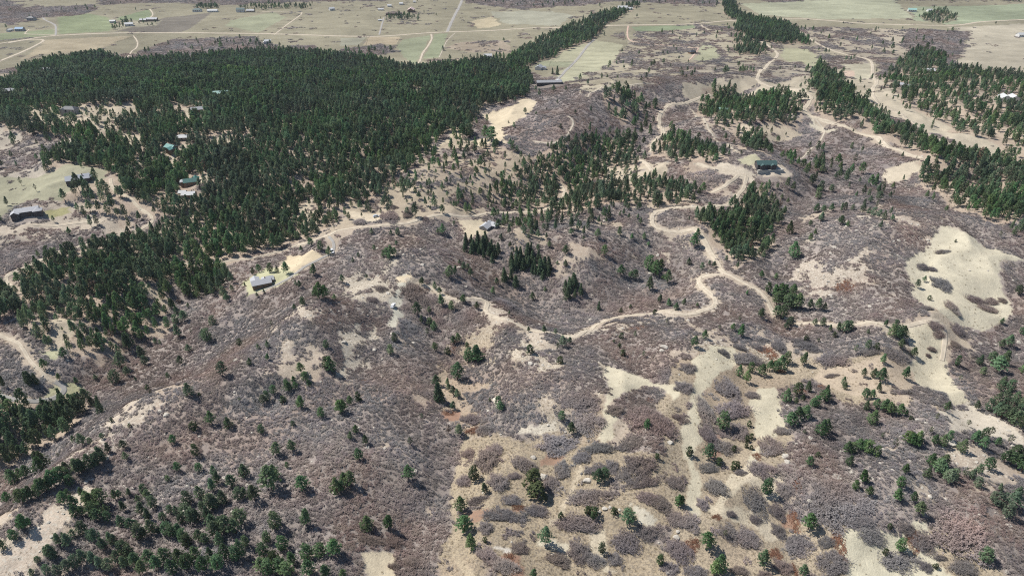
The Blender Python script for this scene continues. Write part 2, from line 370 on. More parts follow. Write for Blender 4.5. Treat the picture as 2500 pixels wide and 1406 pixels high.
# (outline, ground colour, scrub 0-1, pine probability, pine spacing, tufts, stones, edge wobble m)
N_ = None
COVER = [
 (ppoly('-900,-120 3400,-120 3400,190 2350,190 2300,150 2000,80 1700,60 1560,70 1500,170 1400,200 1300,180 1250,150 1000,165 250,130 60,165 -900,260'), PLAIN, .10, .004, 9, .10, 0, 8),
 # fields on the plain
 (tpoly('A','420,130 600,90 780,130 820,190 800,230 420,250'), GREEN, 0,0,7,.05,0,1),
 (tpoly('A','850,130 1080,70 1110,110 1050,150 860,150'), (.25,.285,.17), 0,0,7,.05,0,1),
 (tpoly('A','-200,250 0,245 400,215 400,255 0,295 -200,320'), (.29,.315,.19), 0,0,7,.05,0,1),
 (tpoly('A','840,230 1200,130 1540,95 1380,210 1300,240'), PLOW, 0,0,7,.05,0,1),
 (tpoly('A','1680,150 1990,90 2080,130 1880,240 1640,190'), (.34,.345,.23), 0,0,7,.05,0,1),
 (tpoly('A','330,290 950,265 860,300 700,370 300,400 100,450'), (.46,.39,.27), 0,0,7,.1,0,4),
 (tpoly('B','450,290 660,260 600,380 540,470 480,430 410,330'), (.32,.335,.22), 0,0,7,.05,0,2),
 (tpoly('B','690,250 780,245 720,420 600,430'), (.31,.33,.21), 0,0,7,.05,0,1),
 (tpoly('B','0,280 190,275 130,330 0,335'), GREY, 0,0,7,.05,0,1),
 (tpoly('B','200,275 430,270 400,330 170,330'), (.47,.39,.27), 0,0,7,.05,0,2),
 (tpoly('B','950,160 1100,120 1190,180 1000,215'), (.54,.46,.31), 0,0,7,.05,0,5),
 (tpoly('B','1090,90 1400,80 1700,110 1600,190 1250,180 1130,130'), GREY, 0,0,7,.05,0,6),
 (tpoly('B','2120,195 2500,188 2560,185 2640,230 2500,235 2150,230'), (.27,.31,.19), 0,0,7,.05,0,1),
 (tpoly('B','2100,350 2300,330 2460,420 2270,470 2180,420'), (.36,.38,.23), .05,0,7,.05,0,4),
 (tpoly('B','1500,400 1850,290 2060,330 1920,560 1620,600 1560,540 1690,470 1520,480'), (.46,.44,.30), 0,0,7,.08,0,3),
 (tpoly('B','1430,445 1690,450 1660,490 1390,490'), (.37,.375,.25), 0,0,7,.05,0,1),
 (tpoly('C','420,30 1000,0 1560,0 1700,140 1000,140 600,110'), (.40,.40,.28), 0,0,7,.05,0,4),
 (tpoly('C','1700,50 2500,30 2700,30 2700,130 2500,140 1950,180 1700,150'), (.33,.36,.24), 0,0,7,.05,0,3),
 (tpoly('C','1950,200 2700,160 2700,560 2450,530 2000,480 2080,350 2110,250'), (.47,.42,.32), .03,0,7,.1,0,4),
 # brush and woods at the far edge
 (ppoly('-300,-60 20,0 60,18 230,10 240,25 190,38 70,48 40,60 -300,60'), LIT, .75, .05, 9, 0,0,10),
 (ppoly('240,0 700,-6 1130,-10 1130,-2 820,3 640,10 560,12 400,6 330,9 250,12'), LIT, .7, .12, 9, 0,0,8),
 (ppoly('1140,-14 1500,-14 1760,-6 1745,14 1600,8 1500,4 1420,14 1270,24 1200,15 1140,8'), LIT, .8, .18, 9, 0,0,8),
 (ppoly('1680,-2 1760,6 1740,18 1700,14'), LIT, .8, .3, 8, 0,0,5),
 (ppoly('1800,-14 2600,-14 2600,-2 2200,0 1990,0 1880,8'), LIT, .7, .2, 9, 0,0,8),
 (ppoly('-600,-110 3100,-110 3100,-30 -600,-34'), LIT, .5, .10, 14, 0,0,30),
 # tree groups on the plain
 (ppoly('480,14 530,14 534,22 482,24'), PLAIN, .2, .9, 5, 0,0,2),
 (ppoly('585,16 640,12 670,14 760,12 762,22 660,24 620,30 588,28'), PLAIN, .1, .55, 6, 0,0,2),
 (ppoly('300,48 330,50 392,52 380,64 320,66 278,76 276,68 302,60'), (.36,.33,.24), .1, .35, 6, 0,0,2),
 (ppoly('940,40 1018,36 1018,50 942,51'), (.30,.27,.2), .2, .45, 5, 0,0,1),
 (ppoly('2245,40 2300,24 2340,42 2330,52 2290,60 2260,52'), PLAIN, .2, .7, 5.5, 0,0,2),
 (ppoly('2400,-4 2500,-2 2500,8 2460,6'), PLAIN, .2, .6, 6, 0,0,2),
 (ppoly('340,125 430,95 620,90 640,105 600,130 400,150 300,155 330,138'), LIT, .85, .10, 8, 0,0,4),
 (ppoly('580,110 650,104 700,120 690,132 600,132'), LIT, .7, .3, 7, 0,0,4),
 (ppoly('710,112 770,110 775,125 715,128'), LIT, .8, 0, 8, 0,0,3),
 (ppoly('830,120 930,108 975,128 900,140 830,138'), LIT, .85, .15, 8, 0,0,4),
 (ppoly('1110,105 1240,98 1250,130 1150,128 1090,118'), TAN, .4, .04, 9, .1,0,4),
 (ppoly('1040,148 1250,140 1240,165 1050,168'), TAN, .6, .3, 8, .1,0,4),
 # default foothill ground for everything nearer than the plain keeps scrub .62
 # --- far middle: scrub plateau, meadows
 (ppoly('1500,150 1560,80 1700,70 1990,90 2060,130 2140,150 2160,260 1980,235 1850,190 1700,180 1560,220 1420,240 1380,200'), (.42,.37,.27), .52, .05, 8, .15,0,6),
 (ppoly('1220,250 1330,220 1440,240 1400,300 1390,340 1320,370 1230,360 1230,300'), LIT, .86, .012, 9, 0,.1,5),
 (ppoly('1380,320 1400,280 1440,225 1560,200 1720,165 1800,170 1790,190 1690,205 1560,240 1560,330 1500,360 1420,370'), LIT, .95, .05, 8, 0,0,6),
 (tpoly('B','1020,820 1200,800 1300,760 1330,710 1440,740 1400,790 1340,850 1290,890 1210,930 1190,1000 1240,1040 1080,1060 900,1070 720,1110 690,1070 780,980 780,930 870,930 880,1000 1000,1010 1100,1000 1080,900'), (.54,.455,.325), .02, .05, 9, .08,0,4),
 (tpoly('C','0,600 460,540 540,560 560,600 480,650 200,690 0,710'), (.48,.42,.32), .12, .02, 9, .1,0,4),
 (tpoly('C','740,350 930,360 1060,440 950,490 740,430'), (.45,.43,.285), .03, 0, 8, .05,0,4),
 (tpoly('C','150,330 250,330 300,420 160,450 100,440'), (.43,.42,.28), .08, 0, 8, .05,0,4),
 (tpoly('C','1190,470 1380,460 1400,560 1400,700 1300,720 1260,600'), (.46,.42,.31), .1, .05, 8, .05,0,3),
 (tpoly('C','1185,515 1260,515 1270,555 1190,560'), (.55,.42,.33), 0, 0, 8, .05,0,1),
 (tpoly('C','640,210 940,200 2110,230 2050,400 1900,480 1400,440 1200,390 1000,320'), (.44,.38,.29), .5, .04, 8, .1,0,6),
 (tpoly('C','1650,210 2110,230 2060,340 1990,420 2060,480 1850,470 1600,330'), LIT, .92, .06, 8, 0,0,4),
 # --- right ridge slopes
 (ppoly('1690,160 1960,150 1990,240 1850,215 1780,190'), (.40,.35,.27), .5, .05, 8, .1,0,5),
 (ppoly('1900,330 1980,300 2100,330 2200,380 2200,470 2100,520 1950,520 1900,440'), LIT, .88, .10, 8, 0,.1,6),
 (ppoly('1960,270 2060,320 2020,330 1975,285'), (.5,.45,.35), .1, 0, 8, .1,0,4),
 (ppoly('2150,410 2250,390 2330,370 2230,430 2160,440'), SAND, .05, .08, 8, .1,0,4),
 (ppoly('1650,230 2600,150 2600,430 2440,400 2300,330 2200,290'), (.47,.41,.31), .12, .12, 8, .15,0,6),
 # --- mid slope general (open pines on tan)
 (ppoly('1000,420 1100,330 1250,370 1300,380 1250,430 1200,500 1180,530 1050,530 940,545 850,560 800,560 850,500 950,450'), (.42,.35,.26), .34, .50, 6, .35,0,6),
 (ppoly('1180,440 1420,420 1700,480 1600,520 1590,570 1340,600 1240,590 1200,520'), (.40,.33,.25), .70, .70, 6, .3,.1,6),
 (ppoly('1340,560 1590,550 1700,570 1740,660 1640,700 1500,640 1400,640'), (.43,.36,.28), .82, .055, 8, .35,.35,6),
 (ppoly('1480,600 1640,620 1690,690 1560,740 1460,730 1440,660'), LIT, .97, .02, 9, .1,.2,8),
 # --- left house surroundings
 (ppoly('-120,430 0,420 110,410 200,395 260,420 240,460 180,470 120,490 0,560 -120,590'), (.33,.315,.22), .16, .06, 9, .12,0,4),
 (ppoly('0,540 100,480 260,520 360,545 330,570 230,600 60,655 0,690 -60,700 -60,560'), (.45,.385,.305), .66, .16, 8, .3,.3,5),
 (ppoly('0,600 100,590 150,615 60,655 0,690 -60,700'), LIT, .75, .03, 8, .1,0,5),
 (ppoly('100,512 160,505 168,520 110,532'), (.37,.345,.18), 0, 0, 8, .2,0,2),
 (ppoly('0,310 60,320 190,340 200,350 100,390 110,415 60,430 0,430 -80,430 -80,310'), (.42,.37,.30), .55, .10, 8, .2,.2,6),
]
FOREST = [   # outline, probability, spacing
 (ppoly('-160,240 0,215 60,165 190,140 250,130 300,155 420,145 600,132 690,128 800,138 900,145 1000,165 1060,165 1180,155 1290,175 1300,210 1280,240 1230,250 1170,275 1140,330 1070,330 1040,370 1000,410 960,440 930,470 860,505 800,550 765,585 700,602 640,618 560,645 500,665 430,680 380,690 300,640 230,600 370,560 360,530 300,520 280,460 260,420 200,400 110,420 100,390 200,350 190,340 60,320 0,310 -160,320'), .97, 5.3),
 (ppoly('-160,700 30,700 60,655 230,605 380,600 470,650 540,650 585,655 560,690 535,725 470,735 430,715 400,700 400,730 425,760 430,790 400,830 330,855 250,892 190,880 160,845 70,805 0,795 -160,780'), .93, 5.2),
 (ppoly('-160,1000 -100,970 0,985 80,985 120,960 180,975 190,1010 160,1050 110,1080 40,1125 -160,1180'), .96, 4.6),
 (ppoly('200,455 270,432 300,480 370,540 330,565 270,535 200,505 130,490'), .55, 6.5),
 (ppoly('1235,150 1300,110 1370,75 1450,45 1500,20 1560,12 1520,40 1480,60 1450,100 1390,122 1310,155 1250,175'), .95, 5.5),
 (ppoly('1760,4 1790,2 1800,35 1860,50 1920,58 1950,80 1975,112 1930,112 1880,105 1830,100 1800,78 1790,55 1770,35'), .97, 5.0),
 (ppoly('1780,90 1840,100 1870,120 1850,140 1800,135'), .5, 6.0),
 (ppoly('2180,165 2240,120 2300,130 2320,160 2230,190 2150,210'), .5, 6.5),
 (ppoly('2150,190 2230,180 2340,168 2500,190 2640,200 2640,440 2500,425 2430,350 2360,330 2280,290 2200,250'), .50, 6.5),
 (ppoly('1980,165 2010,165 2050,190 2080,240 2150,290 2250,330 2320,380 2260,400 2180,350 2100,300 2030,290 1995,270 1975,210'), .85, 5.6),
 (ppoly('1715,215 1790,210 1930,235 1965,270 1970,310 1900,325 1860,350 1880,385 1830,370 1780,340 1740,290 1700,268'), .80, 5.8),
 (ppoly('1225,440 1280,385 1400,335 1540,330 1560,400 1620,430 1700,470 1690,505 1580,500 1450,505 1400,520 1300,510 1200,490'), .90, 5.8),
 (ppoly('1470,230 1520,215 1560,225 1580,290 1520,310 1480,270'), .55, 6.5),
 (ppoly('1690,510 1760,515 1800,500 1850,450 1900,470 1900,600 1860,615 1800,655 1765,645 1735,590'), .97, 4.8),
 (ppoly('2230,400 2330,370 2440,400 2520,420 2640,430 2640,540 2500,535 2400,540 2330,512 2250,460'), .72, 6.0),
 (ppoly('1590,350 1680,340 1760,370 1770,400 1680,400 1600,385'), .7, 6.0),
 (ppoly('1540,270 1620,250 1640,320 1560,360'), .16, 6.5),
 (ppoly('2090,505 2180,535 2170,545 2100,520'), .9, 5.5),
 (ppoly('1880,390 2000,360 2160,440 2120,500 1980,480 1900,470'), .22, 7),
 (ppoly('2400,560 2640,540 2640,580 2480,590'), .3, 7),
]
FIRS = [tpoly('E','880,390 960,345 1100,385 1190,415 1150,470 1120,530 1060,490 1020,480 900,430'),
        tpoly('E','1200,510 1320,445 1370,390 1440,470 1540,570 1540,650 1440,620 1350,590 1220,565'),
        tpoly('E','1580,725 1700,655 1780,770 1690,790 1600,775'), tpoly('E','1150,595 1240,605 1345,705 1290,690 1160,645')]
CLEAR = [   # clearings inside woods
 (tpoly('A','200,780 480,790 700,780 1010,750 1000,790 900,840 840,950 700,960 630,880 480,920 260,900'), .36),
 (tpoly('A','1480,995 1600,970 1830,1000 1800,1040 1560,1060 1480,1030'), .0),
 (tpoly('A','1330,790 1480,790 1470,840 1390,870 1300,890'), .12),
 (tpoly('A','860,930 1000,1000 1000,1060 860,1040'), .35),
 (tpoly('A','1210,1120 1280,1130 1290,1230 1230,1230'), .05),
 (tpoly('A','1290,1060 1450,1050 1440,1100 1280,1110'), .3),
 (tpoly('A','970,1160 1060,1160 1050,1210 980,1200'), .1),
 (tpoly('A','1440,1290 1550,1280 1530,1350 1450,1360'), .15),
 (tpoly('A','-80,560 20,530 160,530 150,565 20,590'), .0),
 (tpoly('D','1030,650 1180,760 1260,830 1100,780 1010,690'), .05),
 (tpoly('D','380,900 500,930 520,1040 420,1130 330,1140 380,1020'), .25),
 (tpoly('D','2120,120 2280,60 2300,200 2200,260'), .45),
 (tpoly('B','520,650 620,640 610,740 540,730'), .3),
 (tpoly('B','1900,1200 2400,1180 2300,1300 1950,1330'), .45),
 (ppoly('1800,300 1900,300 1960,330 1880,345 1800,335'), .15),
]
SPOT = [   # near and middle bare meadows: outline, colour, scrub, tufts, stones
 (ppoly('1090,830 1200,800 1300,860 1420,880 1480,1000 1500,1100 1640,1130 1660,1250 1560,1300 1700,1420 1900,1700 1000,1700 1080,1420 1100,1250 1120,1050'), (.375,.305,.21), .30, .9, .10),
 (ppoly('1085,830 1200,795 1300,860 1420,890 1480,1000 1490,1090 1300,1090 1130,1075 1100,950'), (.39,.32,.23), .58, .7, .3),
 (ppoly('1640,860 1800,840 2050,880 2230,860 2240,980 2060,1000 1900,1090 1880,1200 1960,1270 2080,1290 2360,1300 2500,1420 2700,1700 1500,1700 1640,1420 1620,1200 1600,1000'), (.40,.33,.235), .25, .8, .03),
 (ppoly('1880,960 2000,930 2070,1010 2230,1020 2360,1010 2500,1050 2640,1050 2640,1360 2480,1360 2400,1310 2260,1270 2080,1280 1960,1260 1900,1150 1930,1080 1900,1010'), (.36,.295,.235), .93, .25, .12),
 (ppoly('2000,900 2180,880 2240,900 2230,1000 2180,990 2060,960 2000,940'), (.455,.37,.275), .12, .35, .02),
 (ppoly('2380,800 2640,800 2640,1010 2500,1010 2400,960 2370,900'), (.30,.25,.21), .85, .15, .08),
 (ppoly('1960,560 2180,520 2300,560 2230,660 2240,760 2040,790 1940,760 1930,680'), (.45,.385,.31), .72, .4, .7),
 (ppoly('880,620 980,640 960,690 930,740 900,860 860,930 800,980 830,850 850,720'), (.48,.42,.33), .64, .5, .6),
 (ppoly('1200,810 1330,860 1480,900 1460,1000 1430,1070 1300,1060 1270,960 1230,880'), (.47,.405,.31), .68, .6, .5),
 (ppoly('60,1290 160,1200 240,1180 230,1230 130,1290 90,1400 -60,1420 -60,1370'), (.60,.50,.395), .14, .3, .9),
 (ppoly('200,1170 330,1180 420,1190 500,1210 380,1210 260,1200'), (.46,.40,.33), .78, .3, .7),
 (ppoly('250,1080 330,1035 480,960 620,950 640,975 500,990 380,1050 280,1100'), (.50,.44,.37), .8, .4, .6),
 (ppoly('1080,870 1150,880 1180,930 1160,1000 1200,1000 1170,1050 1110,1050 1070,990 1060,920'), (.43,.345,.25), .46, .6, .15),
 (ppoly('1420,800 1560,850 1700,830 1690,870 1560,900 1440,880'), (.44,.38,.30), .8, .4, .3),
 (tpoly('F','1940,240 2080,310 2200,400 2350,430 2560,520 2350,500 2310,600 2350,700 2440,830 2380,920 2230,1000 2100,990 1950,960 1900,900 1750,790 1700,700 1670,560 1700,450 1850,370 1880,260'), (.53,.48,.36), .012, .14, .02),
 (tpoly('F','1650,970 1900,945 1930,1080 1950,1200 2000,1350 1990,1399 2100,1500 1980,1560 1900,1450 1720,1399 1660,1300 1720,1200 1680,1080 1640,1010'), (.53,.475,.35), .01, .16, .02),
 (tpoly('F','1750,960 1850,820 1900,900 1960,960 2090,1000 2100,1130 1960,1060 1900,960'), (.48,.40,.30), .06, .15, 0),
 (tpoly('F','200,1130 330,1120 400,1180 400,1260 330,1320 260,1399 250,1460 110,1560 130,1700 110,1820 60,2000 150,2100 200,2250 180,2350 100,2300 40,2150 0,2000 0,1600 100,1399 90,1200'), (.52,.468,.345), .01, .16, .02),
 (tpoly('I','560,40 720,50 760,300 640,370 580,480 560,620 480,560 550,400 510,280 510,150'), (.52,.468,.345), .01, .16, .02),
 (tpoly('I','480,560 560,620 680,650 780,700 830,800 700,870 640,1000 720,1050 800,1130 690,1180 560,980 640,800 420,700 350,640'), (.53,.46,.345), .02, .3, 0),
 (ppoly('1465,900 1560,920 1600,940 1660,930 1640,980 1600,945 1545,945 1500,970 1490,960'), (.53,.475,.35), .02, .08, 0),
 (tpoly('H','1930,0 2250,0 2050,80 1950,160 2030,260 1950,470 1900,420 1950,300 1920,200'), (.53,.475,.35), .01, .16, .02),
 (tpoly('E','400,600 530,570 540,640 470,680 420,740 440,850 470,900 430,1000 340,970 370,850 300,790 380,720'), (.51,.48,.39), .03, .15, .05),
 (tpoly('E','390,610 530,575 540,640 460,660 390,650'), (.56,.47,.33), .0, .03, 0),
 (tpoly('H','1030,130 1100,110 1120,200 1060,210'), (.60,.53,.44), .0, .15, .1),
 (tpoly('H','1260,340 1400,330 1560,300 1550,370 1400,400 1270,380'), (.60,.54,.43), .05, .35, .2),
 (tpoly('H','1110,1190 1250,1200 1250,1235 1120,1225'), (.60,.55,.47), .0, .05, .0),
 (tpoly('H','150,1200 300,1190 440,1230 430,1399 420,1480 240,1480 190,1399'), (.55,.47,.335), .02, .12, .0),
 (tpoly('H','2110,860 2180,870 2270,930 2260,1030 2180,1060 2130,920'), (.54,.49,.385), .0, .08, .0),
 (tpoly('I','1210,1060 1450,1040 1600,1080 1700,1200 1850,1250 2000,1399 2050,1500 1280,1500 1200,1300'), (.53,.485,.36), .0, .1, .0),
 (tpoly('I','1640,1000 1760,1040 1900,1180 1960,1280 1900,1280 1780,1130 1640,1050'), (.53,.485,.36), .0, .1, .0),
 (tpoly('I','1900,220 2110,100 2200,200 2500,360 2500,450 2300,380 2100,330 1950,380'), (.54,.48,.385), .12, .2, .3),
 (tpoly('H','850,400 900,420 890,700 860,1000 900,1220 1000,1399 1060,1500 960,1500 880,1300 820,1050 820,700'), (.42,.345,.24), .14, .5, 0),
 (tpoly('H','1440,990 1560,960 1720,720 1700,620 1740,640 1760,740 1600,990 1480,1040'), (.51,.43,.31), .03, .4, 0),
 (tpoly('H','1380,1130 1640,1160 1640,1240 1560,1230 1380,1200'), (.55,.49,.37), .02, .2, 0),
 (tpoly('H','1850,1080 1980,1060 2000,1180 1960,1250 2100,1399 2000,1399 1850,1180'), (.53,.46,.34), .03, .3, 0),
 (tpoly('I','330,640 480,640 480,760 380,880 640,1010 640,1090 440,1040 250,900 330,800'), (.52,.45,.33), .03, .35, 0),
 (tpoly('H','1480,520 1640,540 1600,600 1480,590'), (.31,.20,.14), .15, .4, 0),
 (tpoly('H','900,880 1100,900 1330,880 1300,920 1080,960 950,1040 930,980'), (.32,.205,.145), .15, .4, 0),
 (tpoly('H','740,190 860,200 840,280 750,260'), (.33,.20,.14), .1, .3, 0),
 (tpoly('I','780,940 900,980 880,1060 800,1060'), (.32,.20,.14), .1, .3, 0),
 (tpoly('I','130,310 240,300 280,420 240,560 130,500'), (.32,.205,.15), .2, .4, 0),
 (tpoly('H','1150,1260 1300,1240 1290,1399 1230,1399'), (.33,.205,.145), .1, .3, 0),
 (tpoly('I','40,1120 160,1150 150,1220 60,1230'), (.32,.20,.145), .1, .3, 0),
 (ppoly('420,390 480,385 482,400 430,410'), (.5,.42,.32), .0, .2, 0),
 (ppoly('690,625 770,605 800,625 740,655 715,672 690,650'), (.56,.465,.32), .0, .03, 0),
 (ppoly('590,690 650,650 690,650 735,665 690,690 600,722'), (.42,.405,.255), .0, .03, 0),
 (ppoly('1115,548 1180,535 1195,560 1170,575 1130,578'), (.54,.46,.33), .0, .25, 0),
 (ppoly('1795,395 1840,378 1850,395 1830,410 1800,402'), (.47,.44,.30), .01, .16, .02),
 (ppoly('1750,400 1830,420 1850,430 1838,450 1800,440 1740,420'), (.53,.46,.36), .05, .15, 0),
 (ppoly('1830,405 1905,400 1930,420 1905,430 1850,428'), (.54,.46,.36), .0, .1, 0),
 (ppoly('840,520 940,520 930,545 860,552'), (.55,.47,.35), .03, .1, 0),
 (ppoly('85,975 110,945 160,930 188,945 180,960 150,975 90,985'), (.45,.43,.26), .05, .1, 0),
 (ppoly('100,850 140,850 150,870 115,880'), (.44,.43,.28), .05, .1, 0),
 (ppoly('2290,300 2420,380 2440,400 2400,400 2330,360'), (.52,.45,.34), .0, .1, 0),
 (ppoly('2400,235 2480,235 2480,262 2400,250'), (.56,.50,.40), .01, .16, .02),
 (ppoly('0,185 45,178 48,190 0,195'), (.62,.53,.40), 0, .05, 0),
]
sh = XX.shape
WX = XX + (fbm(XX, YY, 22, 4, 8)-.5)*2; WY = YY + (fbm(XX, YY, 22, 4, 9)-.5)*2   # placeholders, scaled below
NXw = (fbm(XX, YY, 22, 4, 8)-.5)*2; NYw = (fbm(XX, YY, 22, 4, 9)-.5)*2
C_ = np.zeros(sh+(3,)); C_[:] = (.41, .34, .265)
SCR = np.full(sh, .90); PIN = np.full(sh, .012); SPC = np.full(sh, 8.0); TUF = np.full(sh, .35); STO = np.full(sh, .16)
farm = YY > 1900
C_[farm] = PLAIN; SCR[farm] = .1; PIN[farm] = .02; TUF[farm] = 0; STO[farm] = 0
def window(poly, pad):
    bx = [p[0] for p in poly]; by = [p[1] for p in poly]
    return (slice(max(0, np.searchsorted(GY, min(by)-pad)), np.searchsorted(GY, max(by)+pad)+1),
            slice(max(0, np.searchsorted(GX, min(bx)-pad)), np.searchsorted(GX, max(bx)+pad)+1))
def mask_of(poly_px, wob):
    g = ground(poly_px); s = window(g, wob*2+2)
    m = inpoly(g, XX[s]+NXw[s]*wob*2.2, YY[s]+NYw[s]*wob*2.2)
    return s, m
for poly, c, scr, pin, spc, tuf, sto, wob in COVER:
    s, m = mask_of(poly, wob)
    for A, val in ((C_, c), (SCR, scr), (PIN, pin), (SPC, spc), (TUF, tuf), (STO, sto)): A[s][m] = val
for poly, c, scr, tuf, sto in SPOT:
    big = len(poly) > 12
    s, m = mask_of(poly, 3.0)
    for A, val in ((C_, c), (SCR, scr), (PIN, 0.0), (TUF, tuf), (STO, sto)): A[s][m] = val
FOR = np.zeros(sh)
for poly, p, spc in FOREST:
    s, m = mask_of(poly, 5.0)
    PIN[s][m] = p; SPC[s][m] = spc; FOR[s][m] = p
for poly, p in CLEAR:
    s, m = mask_of(poly, 3.0)
    PIN[s][m] = np.minimum(PIN[s][m], p); FOR[s][m] = 0; SCR[s][m] = .12; C_[s][m] = (.47, .40, .30); TUF[s][m] = .2; STO[s][m] = 0
fm = FOR > .4
C_[fm] = C_[fm]*.25 + np.array((.40, .315, .245))*.75
SCR[fm] = np.minimum(SCR[fm], .22)
ROADD = np.full(sh, 99.0)
for (nm, hw, m, pl, lb), P in zip(ROADS, ROAD_W):
    s = window([tuple(q) for q in P], 14)
    d = seg_dist(XX[s], YY[s], [tuple(q) for q in P[::3]]+[tuple(P[-1])]) - hw
    ROADD[s] = np.minimum(ROADD[s], d)
for pts, a_, wd in RIDGES:      # wind-swept crests carry thinner brush and more bare stone
    if a_ < 4.5 or pts[0][1] < 500: continue
    g = fl(pts); s = window(g, 40); d = seg_dist(XX[s]+NXw[s]*14, YY[s]+NYw[s]*14, g)
    e = np.exp(-(d/(wd*.55))**2)*np.clip(2.4*fbm(XX[s], YY[s], 15, 3, 77)-.55, 0, 1); SCR[s] -= .33*e*SCR[s]; STO[s] = np.maximum(STO[s], .75*e*(SCR[s] > .05))
    C_[s] = C_[s]*(1-.35*e[..., None]*(SCR[s] > .05)[..., None])+np.array((.53, .46, .37))*.35*e[..., None]*(SCR[s] > .05)[..., None]
SCR *= np.clip((ROADD-.6)/2.5, 0, 1); PIN *= (ROADD > 2.2)
rm = np.clip(1-ROADD/1.8, 0, 1)[..., None]*.35
C_ = C_*(1-rm)+np.array((.52, .44, .34))*rm
# the patchiness of the oak brush: thickets where density beats the patch field
def patch(x, y):
    v = .40*fbm(x, y, 32, 2, 21)+.36*fbm(x, y, 13, 2, 22)+.24*fbm(x, y, 5, 2, 23)
    return np.clip((v-.29)/.42, 0, 1)
PAT = patch(XX, YY)
lit = np.clip((SCR*1.06-PAT)/.14, 0, 1)[..., None]*(SCR > .04)[..., None]
lc = np.array((.260, .223, .205))*(1+.25*(fbm(XX, YY, 45, 2, 30)[..., None]-.5))
C_ = C_*(1-lit*.84)+lc*lit*.84
TUF = TUF*(1-.7*lit[..., 0])
# slow drift of soil tint, reddish leaf litter here and there
red = np.clip((fbm(XX, YY, 38, 3, 33)-.60)/.1, 0, 1)[..., None]*np.clip((900-YY)/300, 0, 1)[..., None]*.28*(SCR > .2)[..., None]
C_ = C_*(1-red)+np.array((.32, .22, .165))*red
C_ *= (.92+.16*fbm(XX, YY, 90, 3, 35))[..., None]
C_ *= np.where(YY > 780,   .80*(.70+.60*fbm(XX, YY, 130, 4, 36))*(.82+.36*fbm(XX, YY*2.5, 30, 3, 37)), 1)[..., None]

ny, nx = sh
co = np.stack([XX, YY, HH], -1).reshape(-1, 3).astype(np.float32)
I0 = (np.arange(ny-1)[:, None]*nx+np.arange(nx-1)[None]).ravel()
quads = np.stack([I0, I0+1, I0+nx+1, I0+nx], -1).astype(np.int32)
me = bpy.data.meshes.new('terrain'); me.vertices.add(len(co)); me.vertices.foreach_set('co', co.ravel())
me.loops.add(quads.size); me.loops.foreach_set('vertex_index', quads.ravel())
me.polygons.add(len(quads)); me.polygons.foreach_set('loop_start', np.arange(0, quads.size, 4, dtype=np.int32))
me.update(calc_edges=True); me.polygons.foreach_set('use_smooth', np.ones(len(quads), bool))
a = me.attributes.new('cover', 'FLOAT_COLOR', 'POINT')
a.data.foreach_set('color', np.concatenate([C_.reshape(-1, 3), np.ones((len(co), 1))], 1).astype(np.float32).ravel())
for nm, A in (('tuft', TUF), ('stone', STO*(1-.6*lit[..., 0]))):
    a = me.attributes.new(nm, 'FLOAT', 'POINT'); a.data.foreach_set('value', A.astype(np.float32).ravel())
me.materials.append(terrain_material())
tag(obj('terrain', me), 'dry foothill ground with meadows and bare soil', 'ground', kind='structure')

# ------------------------------------------------------------------ roads as sheets on the ground
for (nm, hw, m, pl, lb), P in zip(ROADS, ROAD_W):
    d = np.gradient(P, axis=0); d /= np.linalg.norm(d, axis=1)[:, None]+1e-9
    nrm = np.stack([-d[:, 1], d[:, 0]], 1); n = len(P); V = []
    wv = hw*(1+.34*(fbm(P[:, 0], P[:, 1], 9, 3, 40)-.5)*2); wr = hw*(1+.34*(fbm(P[:, 0], P[:, 1], 9, 3, 41)-.5)*2)
    offs = (-1.04, -.96, -.6, -.25, 0, .25, .6, .96, 1.04)
    for o in offs:
        q = P+nrm*((wv if o < 0 else wr)*o)[:, None]
        lift = -.3 if abs(o) > 1 else .16
        V.append(np.column_stack([q, hz(q[:, 0], q[:, 1])+lift]))
    V = np.stack(V, 1).reshape(-1, 3); K = len(offs)
    F = [(i*K+j, (i+1)*K+j, (i+1)*K+j+1, i*K+j+1) for i in range(n-1) for j in range(K-1)]
    F = [q[::-1] for q in F]
    rme = mesh(nm, V, F, m, True); ra = rme.attributes.new('across', 'FLOAT', 'POINT'); ra.data.foreach_set('value', np.tile(np.array(offs, np.float32), n))
    tag(obj(nm, rme), lb, 'road', kind='structure')

